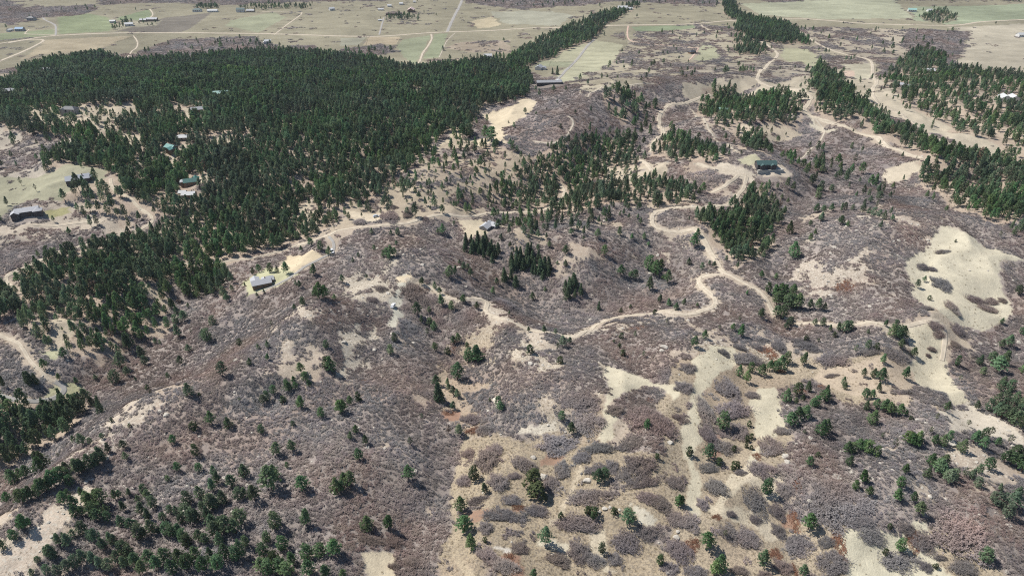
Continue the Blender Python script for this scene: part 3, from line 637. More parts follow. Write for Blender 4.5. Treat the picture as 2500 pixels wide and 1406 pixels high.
# ------------------------------------------------------------------ plant meshes
def tuft_faces(mb, c, s, r, n, up=.35, out=None):
    for _ in range(n):
        d = Vector((r.gauss(0, 1), r.gauss(0, 1), r.gauss(0, .7)+up))
        if out is not None: d = d*.55+Vector(out).normalized()*.95+Vector((0, 0, .25))
        d.normalize()
        t = d.orthogonal().normalized(); t.rotate(Matrix.Rotation(r.random()*6.28, 3, d)); b = d.cross(t)
        o = Vector(c)+Vector((r.gauss(0, .35), r.gauss(0, .35), r.gauss(0, .3)))*s
        k = s*r.uniform(.7, 1.25)
        mb.add([o-t*k*.55-b*k*.35, o+t*k*.6-b*k*.2, o+b*k*.75+d*k*.2], [(0, 1, 2)])
def pine_meshes(seed, kind):
    r = random.Random(seed); tr = MB(); cr = MB()
    lx, ly = r.uniform(-.03, .03), r.uniform(-.03, .03)
    def ax(z): return (lx*z*z*2, ly*z*z*2, z)
    for z0, z1 in ((-.03, .3), (.3, .62), (.62, .95)):
        q = lambda z: max(.004, .019*(1-z*.95))
        tr.tube(ax(z0), ax(z1), q(z0), q(z1), 6)
    if kind == 'pine':
        base = r.uniform(.13, .32); wid = r.uniform(.19, .28); lv = 16
        pt = r.uniform(.7, 1.05) if seed % 3 else .45
        prof = lambda t: wid*1.12*((.72+1.1*t) if t < .25 else ((1.03-t)/.78)**pt)*r.uniform(.70, 1.15)
    elif kind == 'dull':
        base = r.uniform(.3, .42); wid = r.uniform(.2, .26); lv = 9
        prof = lambda t: wid*(math.sin(math.pi*min(1, (t*.84+.2)))**.8)*r.uniform(.55, 1.2)
    else:
        base = .07; wid = r.uniform(.17, .21); lv = 20
        prof = lambda t: wid*(1.04-t)**.85*r.uniform(.82, 1.12)
    for k in range(lv):
        t = (k+r.random()*.6)/lv; z = base+(0.985-base)*t
        L = prof(t); nb = 6 if kind != 'dull' else 5
        a0 = r.random()*6.28
        for b in range(nb):
            if kind != 'fir' and r.random() < .12: continue
            a = a0+6.283*b/nb+r.uniform(-.35, .35); l = L*r.uniform(.75, 1.1)
            c = Vector(ax(z)); dr = Vector((math.cos(a), math.sin(a), r.uniform(-.12, .25) if kind != 'fir' else -.28))
            e = c+dr*l
            if k % 2 == 0 and b % 2 == 0 and kind != 'fir': tr.tube(c, c+dr*l*.8, .005, .002, 3)
            s = (.052 if kind == 'pine' else .046 if kind == 'dull' else .045)
            tuft_faces(cr, e, s*1.05, r, 7, out=dr)
            if l > .09: tuft_faces(cr, c+dr*l*.62, s, r, 4, out=dr+Vector((0, 0, .6)))
    tuft_faces(cr, Vector(ax(.97)), .035, r, 6, .8)
    return tr, cr
def juniper_meshes(seed):
    r = random.Random(seed); tr = MB(); cr = MB()
    tr.tube((0, 0, -.05), (0, 0, .35), .05, .03, 5); tr.tube((0, 0, .1), (.12, .05, .4), .03, .015, 4); tr.tube((0, 0, .1), (-.1, .1, .4), .03, .015, 4)
    for k in range(70):
        u = r.random()*6.28; z = r.random(); rad = .36*(1-z**2.2)**.6*(.75+.25*math.sin(3*u+seed))*(.55+.45*min(1, z/.25))
        tuft_faces(cr, (math.cos(u)*rad, math.sin(u)*rad, .06+.9*z), .085, r, 6, out=(math.cos(u), math.sin(u), z))
    return tr, cr
def thicket_mesh(seed, stems, wid, hgt=1.0, lobes=4, branches=5, clusters=0, bl=1.0):
    r = random.Random(seed); mb = MB()
    ph = [r.random()*6.28 for _ in range(lobes)]
    def rim(a): return .78+.15*math.sin(2*a+ph[0])+.11*math.sin(3*a+ph[1])+.09*math.sin(5*a+ph[2])+.07*math.sin(9*a+ph[3])
    cl = []
    for _ in range(clusters):
        a = r.random()*6.283; q = math.sqrt(r.random()); cl.append((math.cos(a)*rim(a)*q, math.sin(a)*rim(a)*q, r.uniform(.10, .22), r.uniform(.55, 1.12), q))
    for _ in range(stems):
        a = r.random()*6.283; q = math.sqrt(r.random()); R_ = rim(a)*q; hv = 1.0
        x, y = math.cos(a)*R_, math.sin(a)*R_
        if cl and r.random() < .86:
            cx, cy, cr_, hv, q = r.choice(cl); a = r.random()*6.283; qq = math.sqrt(r.random())
            x, y = cx+math.cos(a)*cr_*qq, cy+math.sin(a)*cr_*qq; hv *= 1-.45*qq**2
        p = Vector((x, y, -.1))
        h = hgt*hv*(1-.50*q**2.4)*r.uniform(.62, 1.08)
        out = Vector((math.cos(a), math.sin(a), 0))*(.10*q+.02)
        top = p+out+Vector((r.gauss(0, .05), r.gauss(0, .05), h+.1))
        a2 = r.random()*6.28; s = Vector((math.cos(a2), math.sin(a2), 0))*wid
        mb.add([p-s, p+s, top], [(0, 1, 2)])
        for _ in range(branches):
            f = r.uniform(.35, 1.0); c = p.lerp(top, f)
            d = Vector((r.gauss(0, 1), r.gauss(0, 1), r.uniform(-.1, .8))).normalized()*r.uniform(.10, .2)*(1+.3*hgt)*.55*bl
            s = Vector((-d.y, d.x, r.uniform(-.03, .03))).normalized()*wid*1.0
            mb.add([c-s, c+s, c+d], [(0, 1, 2)])
    return mb
def rock_mesh(seed, sub=2):
    import bmesh
    r = random.Random(seed); bm = bmesh.new(); bmesh.ops.create_icosphere(bm, subdivisions=sub, radius=1)
    pl = [(Vector((r.gauss(0, 1), r.gauss(0, 1), r.gauss(0, .8))).normalized(), r.uniform(.5, .85)) for _ in range(9)]
    for v in bm.verts:
        for nrm, d in pl:
            e = v.co.dot(nrm)-d
            if e > 0: v.co -= nrm*e
        v.co.z *= .75; v.co *= 1+r.uniform(-.04, .04)
    me = bpy.data.meshes.new('boulder'); bm.to_mesh(me); bm.free(); me.materials.append(M_ROCK); return me

PINES = []
for k in range(7):
    t, c = pine_meshes(100+k, 'pine'); PINES.append((t.mesh('trunk', M_BARK), c.mesh('crown', M_NEEDLE)))
FIRM = []
for k in range(3):
    t, c = pine_meshes(200+k, 'fir'); FIRM.append((t.mesh('trunk', M_BARK), c.mesh('crown', M_FIR)))
DULLS = []
for k in range(3):
    t, c = pine_meshes(300+k, 'dull'); DULLS.append((t.mesh('trunk', M_BARK), c.mesh('crown', M_DULL)))
JUNS = []
for k in range(3):
    t, c = juniper_meshes(400+k); JUNS.append((t.mesh('trunk', M_BARK), c.mesh('crown', M_JUN)))
M_DEAD = mat('dead_needles', (.24, .16, .11), .9, .4, 9, objvar=.25)
DEAD = [(DULLS[0][0], pine_meshes(300, 'dull')[1].mesh('crown', M_DEAD)), (DULLS[1][0], pine_meshes(301, 'dull')[1].mesh('crown', M_DEAD))]
KIND = {'p': PINES, 'f': FIRM, 'd': DULLS, 'j': JUNS, 'x': DEAD}
THICK = [thicket_mesh(500+k, 1500, .0115, .60, branches=6, clusters=46, bl=.65).mesh('twigs', M_TWIG) for k in range(5)]
RUSTM = [thicket_mesh(520+k, 700, .015, .30, branches=6, clusters=22, bl=.6).mesh('twigs', M_RUST) for k in range(2)]
SCRUB = [thicket_mesh(540+k, 120, .028, .85, branches=6, clusters=6).mesh('twigs', M_TWIG) for k in range(5)]
TUSS = [thicket_mesh(560+k, 26, .07, .9, branches=2).mesh('blades', M_TUSS) for k in range(3)]
ROCKS = [rock_mesh(580+k) for k in range(5)]

# ------------------------------------------------------------------ many-copies helper (only for what nobody can count)
def scatter(name, meshes, pos, rot, scl, idx, label, cat):
    """one object whose points carry the copies; meshes may be lists of meshes joined per variant"""
    vc = bpy.data.collections.new(name+'_kinds')
    for k, ms in enumerate(meshes):
        if isinstance(ms, tuple):
            vs_ = []; fs = []; mi = []
            mats = []
            for q, m_ in enumerate(ms):
                b = len(vs_); vs_ += [v.co[:] for v in m_.vertices]
                for p in m_.polygons: fs.append(tuple(i+b for i in p.vertices)); mi.append(q)
                mats.append(m_.materials[0])
            jm = bpy.data.meshes.new(name); jm.from_pydata(vs_, [], fs); jm.update()
            for m_ in mats: jm.materials.append(m_)
            jm.polygons.foreach_set('material_index', mi); ms = jm
        o = bpy.data.objects.new('%s_%02d' % (name, k), ms); vc.objects.link(o)
    me = bpy.data.meshes.new(name); me.from_pydata([tuple(p) for p in pos], [], [])
    for nm, A in (('rot', rot), ('scl', scl)):
        a = me.attributes.new(nm, 'FLOAT_VECTOR', 'POINT'); a.data.foreach_set('vector', np.asarray(A, np.float32).ravel())
    a = me.attributes.new('idx', 'INT', 'POINT'); a.data.foreach_set('value', np.asarray(idx, np.int32))
    o = obj(name, me); tag(o, label, cat, kind='stuff')
    g = bpy.data.node_groups.new(name, 'GeometryNodeTree')
    g.interface.new_socket('Geometry', in_out='INPUT', socket_type='NodeSocketGeometry')
    g.interface.new_socket('Geometry', in_out='OUTPUT', socket_type='NodeSocketGeometry')
    N = g.nodes; L = g.links
    gi = N.new('NodeGroupInput'); go = N.new('NodeGroupOutput'); ip = N.new('GeometryNodeInstanceOnPoints')
    ci = N.new('GeometryNodeCollectionInfo'); ci.inputs['Collection'].default_value = vc
    ci.inputs['Separate Children'].default_value = True; ci.inputs['Reset Children'].default_value = True
    def attr(nm, ty):
        q = N.new('GeometryNodeInputNamedAttribute'); q.data_type = ty; q.inputs['Name'].default_value = nm; return q.outputs['Attribute']
    L.new(gi.outputs[0], ip.inputs['Points']); L.new(ci.outputs[0], ip.inputs['Instance'])
    ip.inputs['Pick Instance'].default_value = True
    L.new(attr('idx', 'INT'), ip.inputs['Instance Index']); L.new(attr('scl', 'FLOAT_VECTOR'), ip.inputs['Scale'])
    e2r = N.new('FunctionNodeEulerToRotation'); L.new(attr('rot', 'FLOAT_VECTOR'), e2r.inputs[0]); L.new(e2r.outputs[0], ip.inputs['Rotation'])
    L.new(ip.outputs[0], go.inputs[0])
    md = o.modifiers.new('copies', 'NODES'); md.node_group = g
    return o

# ------------------------------------------------------------------ houses
def M_roof(n, c): return mat('roof_'+n, c, .6, .12, .9, spec=.3)
RC = {'grey': M_roof('grey', (.36, .36, .37)), 'pale': M_roof('pale', (.45, .45, .46)), 'white': M_roof('white', (.56, .56, .55)),
      'teal': M_roof('teal', (.13, .30, .27)), 'lteal': M_roof('lteal', (.32, .50, .44)), 'dteal': M_roof('dteal', (.03, .12, .105)),
      'slate': M_roof('slate', (.06, .11, .105)), 'blue': M_roof('blue', (.14, .27, .42)), 'dark': M_roof('dark', (.07, .075, .085)),
      'pink': M_roof('pink', (.62, .47, .42)), 'steel': M_roof('steel', (.24, .255, .28)), 'brown': M_roof('brown', (.16, .12, .10))}
def M_wall(n, c): return mat('wall_'+n, c, .85, .12, .7)
WC = {'tan': M_wall('tan', (.42, .34, .26)), 'white': M_wall('white', (.72, .70, .66)), 'dark': M_wall('dark', (.09, .08, .08)),
      'brown': M_wall('brown', (.22, .15, .10)), 'grey': M_wall('grey', (.36, .35, .34)), 'red': M_wall('red', (.25, .1, .07))}
M_GLASS = mat('window_glass', (.03, .04, .05), .08, .2, 1, spec=.6)
M_DOOR = mat('door_paint', (.12, .07, .05), .6, .2, 2)
M_STONEW = mat('pale_masonry', (.56, .53, .47), .9, .2, 1.2, bump=.3)
def block(parent, cx, cy, L, W, h, typ, ax, wm, rm, pitch=.42, ov=.55):
    """walls + roof (+ windows) of one wing, ridge along ax"""
    def T(x, y, z): return (cx+x, cy+y, z) if ax == 'x' else (cx-y, cy+x, z)
    a, b = L/2, W/2; rh = b*pitch*1.35
    wv = [T(-a,-b,-3), T(a,-b,-3), T(a,b,-3), T(-a,b,-3), T(-a,-b,h), T(a,-b,h), T(a,b,h), T(-a,b,h)]
    wf = [(0,1,5,4), (1,2,6,5), (2,3,7,6), (3,0,4,7)]
    if typ == 'gable':
        wv += [T(-a,0,h+rh), T(a,0,h+rh)]; wf += [(5,6,9), (7,4,8)]
    else: wf += [(4,5,6,7)]
    obj('wall', mesh('wall', wv, wf, wm), parent)
    t = .22; m = MB(); k = rh/b
    if typ == 'gable':
        A = a+ov; B = b+ov; e = h-ov*k+.04
        for s in (-1, 1):
            p = [T(-A, s*B, e), T(A, s*B, e), T(A, 0, h+rh+.04), T(-A, 0, h+rh+.04)]
            q = [(x, y, z+t) for x, y, z in p]; m.add(p+q, [(0,1,2,3), (4,5,6,7), (0,1,5,4), (1,2,6,5), (2,3,7,6), (3,0,4,7)])
    elif typ == 'hip':
        A = a+ov; B = b+ov; e = h-ov*k+.04; r = max(.3, a-b)
        p = [T(-A,-B,e), T(A,-B,e), T(A,B,e), T(-A,B,e), T(-r,0,h+rh+.04), T(r,0,h+rh+.04)]
        q = [T(-A,-B,e+t), T(A,-B,e+t), T(A,B,e+t), T(-A,B,e+t), T(-r,0,h+rh+t), T(r,0,h+rh+t)]
        m.add(q, [(0,1,5,4), (1,2,5), (2,3,4,5), (3,0,4)]); m.add(p[:4]+q[:4], [(3,2,1,0), (0,1,5,4), (1,2,6,5), (2,3,7,6), (3,0,4,7)])
    else:   # shed roof falling to the front
        A = a+ov; B = b+ov
        p = [T(-A,-B,h+.05), T(A,-B,h+.05), T(A,B,h+.05+.18*W), T(-A,B,h+.05+.18*W)]
        q = [(x, y, z+t) for x, y, z in p]; m.add(p+q, [(3,2,1,0), (4,5,6,7), (0,1,5,4), (1,2,6,5), (2,3,7,6), (3,0,4,7)])
    rf = obj('roof', m.mesh('roof', rm), parent)
    return T, a, b, rf
def windows(parent, T, a, b, h, n):
    n = max(1, n)
    for s in (-1, 1):
        for k in range(n):
            x = -a+(k+.5)*2*a/n
            m = MB(); y = s*(b+.03)
            P = [T(x-.7, y, h*.38), T(x+.7, y, h*.38), T(x+.7, y, h*.82), T(x-.7, y, h*.82)]
            Q = [T(x-.7, y-s*.2, h*.38), T(x+.7, y-s*.2, h*.38), T(x+.7, y-s*.2, h*.82), T(x-.7, y-s*.2, h*.82)]
            m.add(P+Q, [(0,1,2,3), (4,5,6,7), (0,1,5,4), (1,2,6,5), (2,3,7,6), (3,0,4,7)])
            obj('window', m.mesh('window', M_GLASS), parent)
def house(px, py, rz, blocks, rc, wc, label, cat='house', win=True, chimney=True, name=None):
    P = at(px, py)[0]
    o = bpy.data.objects.new(name or ('house' if cat == 'house' else cat.replace(' ', '_')), None); link(o)
    o.location = P; o.rotation_euler = (0, 0, R(rz)); o.empty_display_size = 3; o.scale = (.74, .74, .74)
    tag(o, label, cat)
    first = None
    for k, bl in enumerate(blocks):
        cx, cy, L, W, h, typ, ax = bl[:7]; r2 = RC[bl[7]] if len(bl) > 7 else RC[rc]
        T, a, b, rf = block(o, cx, cy, L, W, h, typ, ax, WC[wc], r2)
        if k == 0: first = (T, a, b, h, rf)
        if win: windows(o, T, a, b, h, int(L/4.5))
    T, a, b, h, rf = first
    if win:
        m = MB(); p = T(a*.12, -b-.05, 0); s = .5
        m.box(p[0]-s, p[0]+s, p[1]-.08, p[1]+.08, -.2, 2.1) if blocks[0][6] == 'x' else m.box(p[0]-.08, p[0]+.08, p[1]-s, p[1]+s, -.2, 2.1)
        obj('door', m.mesh('door', M_DOOR), o)
    if chimney:
        m = MB(); p = T(a*.45, b*.3, 0); m.box(p[0]-.45, p[0]+.45, p[1]-.4, p[1]+.4, h+.3, h+b*.57+1.1)
        obj('chimney', m.mesh('chimney', WC['brown']), rf)
    # keep plants off the plot
    rad = max(math.hypot(abs(bl[0])+bl[2]/2, abs(bl[1])+bl[3]/2) for bl in blocks)
    KEEP.append((P[0], P[1], rad*.85)); HOUSES.append((px, py))
    return o
KEEP = []; HOUSES = []
H = house
H(640, 697, 24, [(0,0,15,8,3.6,'gable','x'), (5.5,4,9,7,3.4,'hip','x'), (-4.5,5,8,6.5,3.4,'gable','y')], 'pale', 'brown', 'grey roofed house with crossing gables on the pale lawn')
hp = H(1188, 558, 62, [(0,0,13,8.5,3.4,'gable','x'), (6,-4,9,8,3.3,'hip','y')], 'pale', 'grey', 'pale roofed L shaped house beside the central dirt drive')
H(1868, 408, 2, [(0,0,21,10,4.6,'gable','x'), (-5,-4.5,6,5,4.2,'gable','y'), (6,-4.5,6,5,4.2,'gable','y')], 'slate', 'dark', 'dark green roofed lodge above a pale terrace wall')
H(70, 523, 24, [(0,0,20,9,4.6,'gable','x'), (-10,-3,8,7,4,'gable','y'), (9,-3,7,7,4.4,'hip','y')], 'pale', 'dark', 'big grey roofed house with dark walls near left edge', )
H(192, 444, 28, [(0,0,22,10,4.0,'shed','x'), (11,2.5,6,6,3.4,'shed','x')], 'steel', 'dark', 'long low house with a grey slanted roof')
H(463, 480, 4, [(0,0,13,8,3.4,'gable','x'), (-8,5,7,6,3.2,'gable','x')], 'white', 'tan', 'white roofed house in the forest below the dark teal roof')
H(467, 452, 20, [(0,0,13,9,5.0,'gable','x','dteal'), (5,4,8,7,5.2,'gable','y','dteal'), (-7,3,6,6,4.6,'hip','x','pale')], 'dteal', 'brown', 'dark teal roofed house just above the white roofed one')
H(420, 368, -30, [(0,0,13,9,4.8,'gable','x'), (4,-4,8,7,4.6,'gable','y')], 'teal', 'brown', 'bright teal gabled house in the middle of the forest')
H(446, 341, 8, [(0,0,14,8,3.6,'hip','x')], 'white', 'tan', 'white roofed house behind the bright teal one')
H(541, 236, 14, [(0,0,20,9,5.6,'gable','x'), (-7,-4,8,6,5.2,'gable','y')], 'lteal', 'tan', 'pale mint roofed house deep in the forest')
H(173, 276, -6, [(0,0,20,10,6.0,'hip','x'), (-6,-4,7,6,5.4,'gable','y')], 'dark', 'grey', 'dark blue roofed house in the left forest clearing')
H(482, 274, 26, [(0,0,14,9,4.2,'gable','x')], 'grey', 'brown', 'grey roofed house in the small upper forest clearing')
H(22, 231, 30, [(0,0,18,9,6.0,'hip','x')], 'grey', 'brown', 'grey hip roof among pines at the far left edge')
H(115, 180, 10, [(0,0,22,10,7.0,'hip','x')], 'grey', 'brown', 'grey roof half hidden in upper left pines')
H(654, 106, 18, [(0,0,14,9,5,'gable','x'), (-6,-4,6,6,4,'gable','y')], 'white', 'white', 'white roofed house under the county road beside brush')
H(1191, 141, 8, [(0,0,16,10,4.5,'gable','x')], 'white', 'white', 'white roofed house at the top edge of the forest')
H(1316, 170, -18, [(0,0,15,12,4.5,'gable','y','grey'), (9,2,6,8,3.5,'gable','y','pale')], 'grey', 'white', 'grey and white roofed house by the fenced paddock')
H(1340, 206, 4, [(0,0,40,9,4.0,'gable','x'), (17,3,9,10,4.6,'hip','x','white')], 'grey', 'dark', 'long dark stable with a white roofed end', cat='barn', chimney=False)
H(2266, 178, -4, [(0,0,18,10,4.6,'gable','x')], 'white', 'grey', 'white roofed house among pines below the brush edge')
H(2200, 212, -20, [(0,0,12,8,4.0,'gable','x'), (11,-3,9,7,3.6,'gable','x')], 'pale', 'white', 'pale roofed cottage in the right hand pines')
H(2450, 245, -8, [(0,0,14,13,5.0,'gable','y')], 'white', 'white', 'left one of the two white sheds in the right pines', cat='shed', chimney=False)
H(2472, 246, -8, [(0,0,14,13,5.0,'gable','y')], 'white', 'white', 'right one of the two white sheds in the right pines', cat='shed', chimney=False)
H(1765, 275, -14, [(0,0,13,8,4.4,'gable','x')], 'lteal', 'white', 'small pale teal cabin in the ridge pine block')
H(1689, 131, 30, [(0,0,14,9,4,'hip','x')], 'dark', 'brown', 'low dark roofed house at the end of the pink drive')
H(2492, 90, 6, [(0,0,18,12,5,'gable','x')], 'white', 'white', 'lone white shed on the pale meadow at right edge', cat='shed', chimney=False)
H(2226, 29, -16, [(0,0,20,12,5,'gable','x')], 'lteal', 'white', 'teal roofed barn on the far right field', cat='barn', chimney=False)
H(2268, 29, 10, [(0,0,12,9,4,'gable','x')], 'white', 'white', 'small white shed beside the far right trees', cat='shed', chimney=False)
H(1520, 23, 4, [(0,0,26,12,5,'gable','x'), (16,-12,14,9,4,'gable','x')], 'white', 'white', 'white roofed ranch house behind the upper pine strip')
H(50, 76, 2, [(0,0,18,12,5,'gable','x')], 'blue', 'grey', 'blue roofed barn beside the county road at far left', cat='barn', chimney=False)
H(25, 77, 80, [(0,0,14,8,3.5,'gable','x')], 'white', 'white', 'narrow white shed left of the blue roofed barn', cat='shed', chimney=False)
H(78, 50, 0, [(0,0,18,12,6,'hip','x')], 'dark', 'grey', 'dark roofed farmhouse under the far left brush')
H(588, 30, 4, [(0,0,20,12,7,'gable','x')], 'slate', 'white', 'dark teal roofed farmhouse at the end of far trees')
H(612, 30, 2, [(0,0,20,9,4,'gable','x')], 'pale', 'tan', 'pale roofed barn behind the far row of pines', cat='barn', chimney=False)
H(482, 29, 3, [(0,0,22,11,5,'hip','x')], 'slate', 'white', 'dark roofed farmhouse below the far round grove')
H(520, 30, 2, [(0,0,26,9,4,'gable','x')], 'white', 'white', 'white roofed long barn right of far round grove', cat='barn', chimney=False)
H(810, 26, 40, [(0,0,14,10,5,'gable','x')], 'white', 'white', 'lone white shed far off right of the tree row', cat='shed', chimney=False)
H(276, 56, 6, [(0,0,13,8,4,'gable','x')], 'white', 'white', 'small white shed at left end of the ranch', cat='shed', chimney=False)
H(372, 52, 4, [(0,0,26,11,5,'gable','x'), (-20,-4,16,9,4,'gable','x')], 'pale', 'brown', 'pale roofed ranch house beside the ploughed field')
H(316, 64, 20, [(0,0,18,11,5,'gable','x')], 'white', 'white', 'white barn in front of the ranch trees', cat='barn', chimney=False)
H(1004, 29, 0, [(0,0,24,17,5.5,'gable','y')], 'pink', 'brown', 'big pale pink roofed barn of the walled farmyard', cat='barn', chimney=False)
H(962, 37, 2, [(0,0,42,11,4.5,'hip','x')], 'brown', 'brown', 'long brown roofed ranch house in the farmyard')
H(930, 26, 2, [(0,0,15,7,3,'gable','x')], 'white', 'white', 'long white shed left above the farmyard', cat='shed', chimney=False)
H(951, 17, 6, [(0,0,11,9,3.5,'gable','x')], 'white', 'white', 'squat white shed between the farmyard sheds', cat='shed', chimney=False)
H(980, 12, -8, [(0,0,10,8,3.5,'gable','x')], 'white', 'white', 'white shed nearest above the pink roofed barn', cat='shed', chimney=False)
H(1012, 7, 8, [(0,0,7,6,3,'gable','x')], 'white', 'white', 'tiny white shed farthest beyond the pink roofed barn', cat='shed', chimney=False)
H(928, 52, 2, [(0,0,9,5,2.6,'gable','x')], 'white', 'white', 'tiny white shed beside the farmyard driveway', cat='shed', chimney=False)
# terrace wall in front of the dark green roofed lodge
P = at(1880, 418)[0]
o = bpy.data.objects.new('terrace_wall', None); link(o); o.location = P; o.rotation_euler = (0, 0, R(5))
o.scale = (.78, .78, .8); tag(o, 'low pale masonry terrace in front of the lodge', 'terrace wall')
m = MB(); m.box(-13, 14, -1.0, 1.2, -2, 1.4); obj('wall', m.mesh('wall', M_STONEW), o)
m = MB(); m.box(-12.6, 13.6, 1.2, 5.6, -2, 1.1); obj('paving', m.mesh('paving', M_STONEW), o)
m = MB(); m.box(-13.2, 14.2, -1.2, -.5, 1.4, 1.6); obj('coping', m.mesh('coping', M_STONEW), o)
KEEP.append((P[0], P[1], 12))

# ------------------------------------------------------------------ parked vehicles
def paint(n, c): return mat('car_paint_'+n, c, .3, .04, .5, spec=.5)
M_TYRE = mat('tyre_rubber', (.02, .02, .02), .9); M_RIM = mat('wheel_rim', (.45, .45, .46), .35, metal=.8)
M_LAMP = mat('headlight_lens', (.8, .8, .76), .15, spec=.5)
def car(px, py, rz, pm, label, van=False):
    P = at(px, py)[0]; P[2] += .3
    o = bpy.data.objects.new('parked_car', None); link(o); o.location = P; o.rotation_euler = (0, 0, R(rz)); tag(o, label, 'car')
    m = MB(); L, W = 2.35, .93
    side = [(-L,.38), (-L+.05,.95), (-1.15,1.02), (L-.9,1.0), (L-.05,.85), (L,.42)]
    v = [(x, -W, z) for x, z in side]+[(x, W, z) for x, z in side]; n = len(side)
    m.add(v, [tuple(range(n)), tuple(range(2*n-1, n-1, -1))]+[(k, n+k, n+(k+1) % n, (k+1) % n) for k in range(n)])
    obj('body', m.mesh('body', pm), o)
    m = MB(); top = 1.95 if van else 1.62
    c = [(-2.15 if van else -1.9,1.02), (-2.05 if van else -1.6,top), (.35,top), (1.15,1.02)]; k = [(W-.05), (W-.16), (W-.16), (W-.05)]
    v = [(x, -q, z) for (x, z), q in zip(c, k)]+[(x, q, z) for (x, z), q in zip(c, k)]
    m.add(v, [(0,1,2,3), (7,6,5,4), (0,4,5,1), (1,5,6,2), (2,6,7,3), (3,7,4,0)]); cab = obj('cabin', m.mesh('cabin', pm), o)
    m = MB(); m.add([(.42,-.68,top-.1), (.42,.68,top-.1), (1.13,.8,1.08), (1.13,-.8,1.08)], [(0,1,2,3)])
    for q in m.v[:]: pass
    ws = obj('windscreen', m.mesh('windscreen', M_GLASS), cab); ws.location = (.03, 0, .03)
    for s in (-1, 1):
        m = MB(); y = s*(W-.03)
        m.add([(-1.6,y,1.1), (.95,y,1.1), (.35,s*(W-.11),top-.12), (-1.5,s*(W-.11),top-.12)], [(0,1,2,3)]); obj('side_window', m.mesh('side_window', M_GLASS), cab)
        m = MB(); m.box(L-.12, L+.02, s*.6-.2, s*.6+.2, .6, .78); obj('headlight', m.mesh('headlight', M_LAMP), o)
        for x in (-1.45, 1.45):
            m = MB(); m.tube((x, s*(W-.2), .34), (x, s*(W+.02), .34), .34, .34, 12); t = obj('wheel', m.mesh('wheel', M_TYRE), o)
            m = MB(); m.tube((x, s*(W+.01), .34), (x, s*(W+.04), .34), .19, .19, 10); obj('rim', m.mesh('rim', M_RIM), t)
    KEEP.append((P[0], P[1], 4))
car(811, 617, -62, paint('white', (.8, .8, .79)), 'white van parked at the top of the lawn house drive', True)
car(919, 531, 18, paint('silver', (.42, .48, .55)), 'silver blue car parked beside the dark round thicket')
car(960, 749, 80, paint('bright', (.8, .8, .8)), 'lone white car parked on the bare gravel spur')

# ------------------------------------------------------------------ fences
M_POST = mat('weathered_wood', (.30, .26, .21), .9, .3, 6)
def fence(pl, step, label):
    g = np.array(ground(pl)); o = bpy.data.objects.new('fence', None); link(o); z0 = float(hz(g[0, 0], g[0, 1])); o.location = (g[0, 0], g[0, 1], z0)
    tag(o, label, 'fence'); pm = MB(); pm.box(-.07, .07, -.07, .07, -.3, 1.25); pmesh = pm.mesh('post', M_POST); pts = []
    for a, b in zip(g[:-1], g[1:]):
        n = max(1, int(np.linalg.norm(b-a)/step)); pts += [a+(b-a)*k/n for k in range(n)]
    pts.append(g[-1]); q = [Vector((p[0]-g[0, 0], p[1]-g[0, 1], float(hz(p[0], p[1]))-z0)) for p in pts]
    for p in q: obj('post', pmesh, o, p)
    for h in (.5, 1.05):
        m = MB()
        for a, b in zip(q[:-1], q[1:]): m.tube(a+Vector((0, 0, h)), b+Vector((0, 0, h)), .05, .05, 4)
        obj('rail', m.mesh('rail', M_POST), o)
fence(ppoly('802,628 770,645 742,660 716,680 692,694'), 4, 'post and rail fence along the lawn house drive')
fence(ppoly('1340,161 1345,150 1400,153 1387,165 1340,161'), 6, 'fence round the small rectangular paddock')
fence(ppoly('1396,165 1420,165 1470,166'), 6, 'fence crossing the pale meadow right of the strip track')
fence(ppoly('893,113 897,98 902,90'), 7, 'dark field fence below the county road')
fence(ppoly('240,121 295,100 330,90'), 8, 'fence slanting across the tan field at upper left')

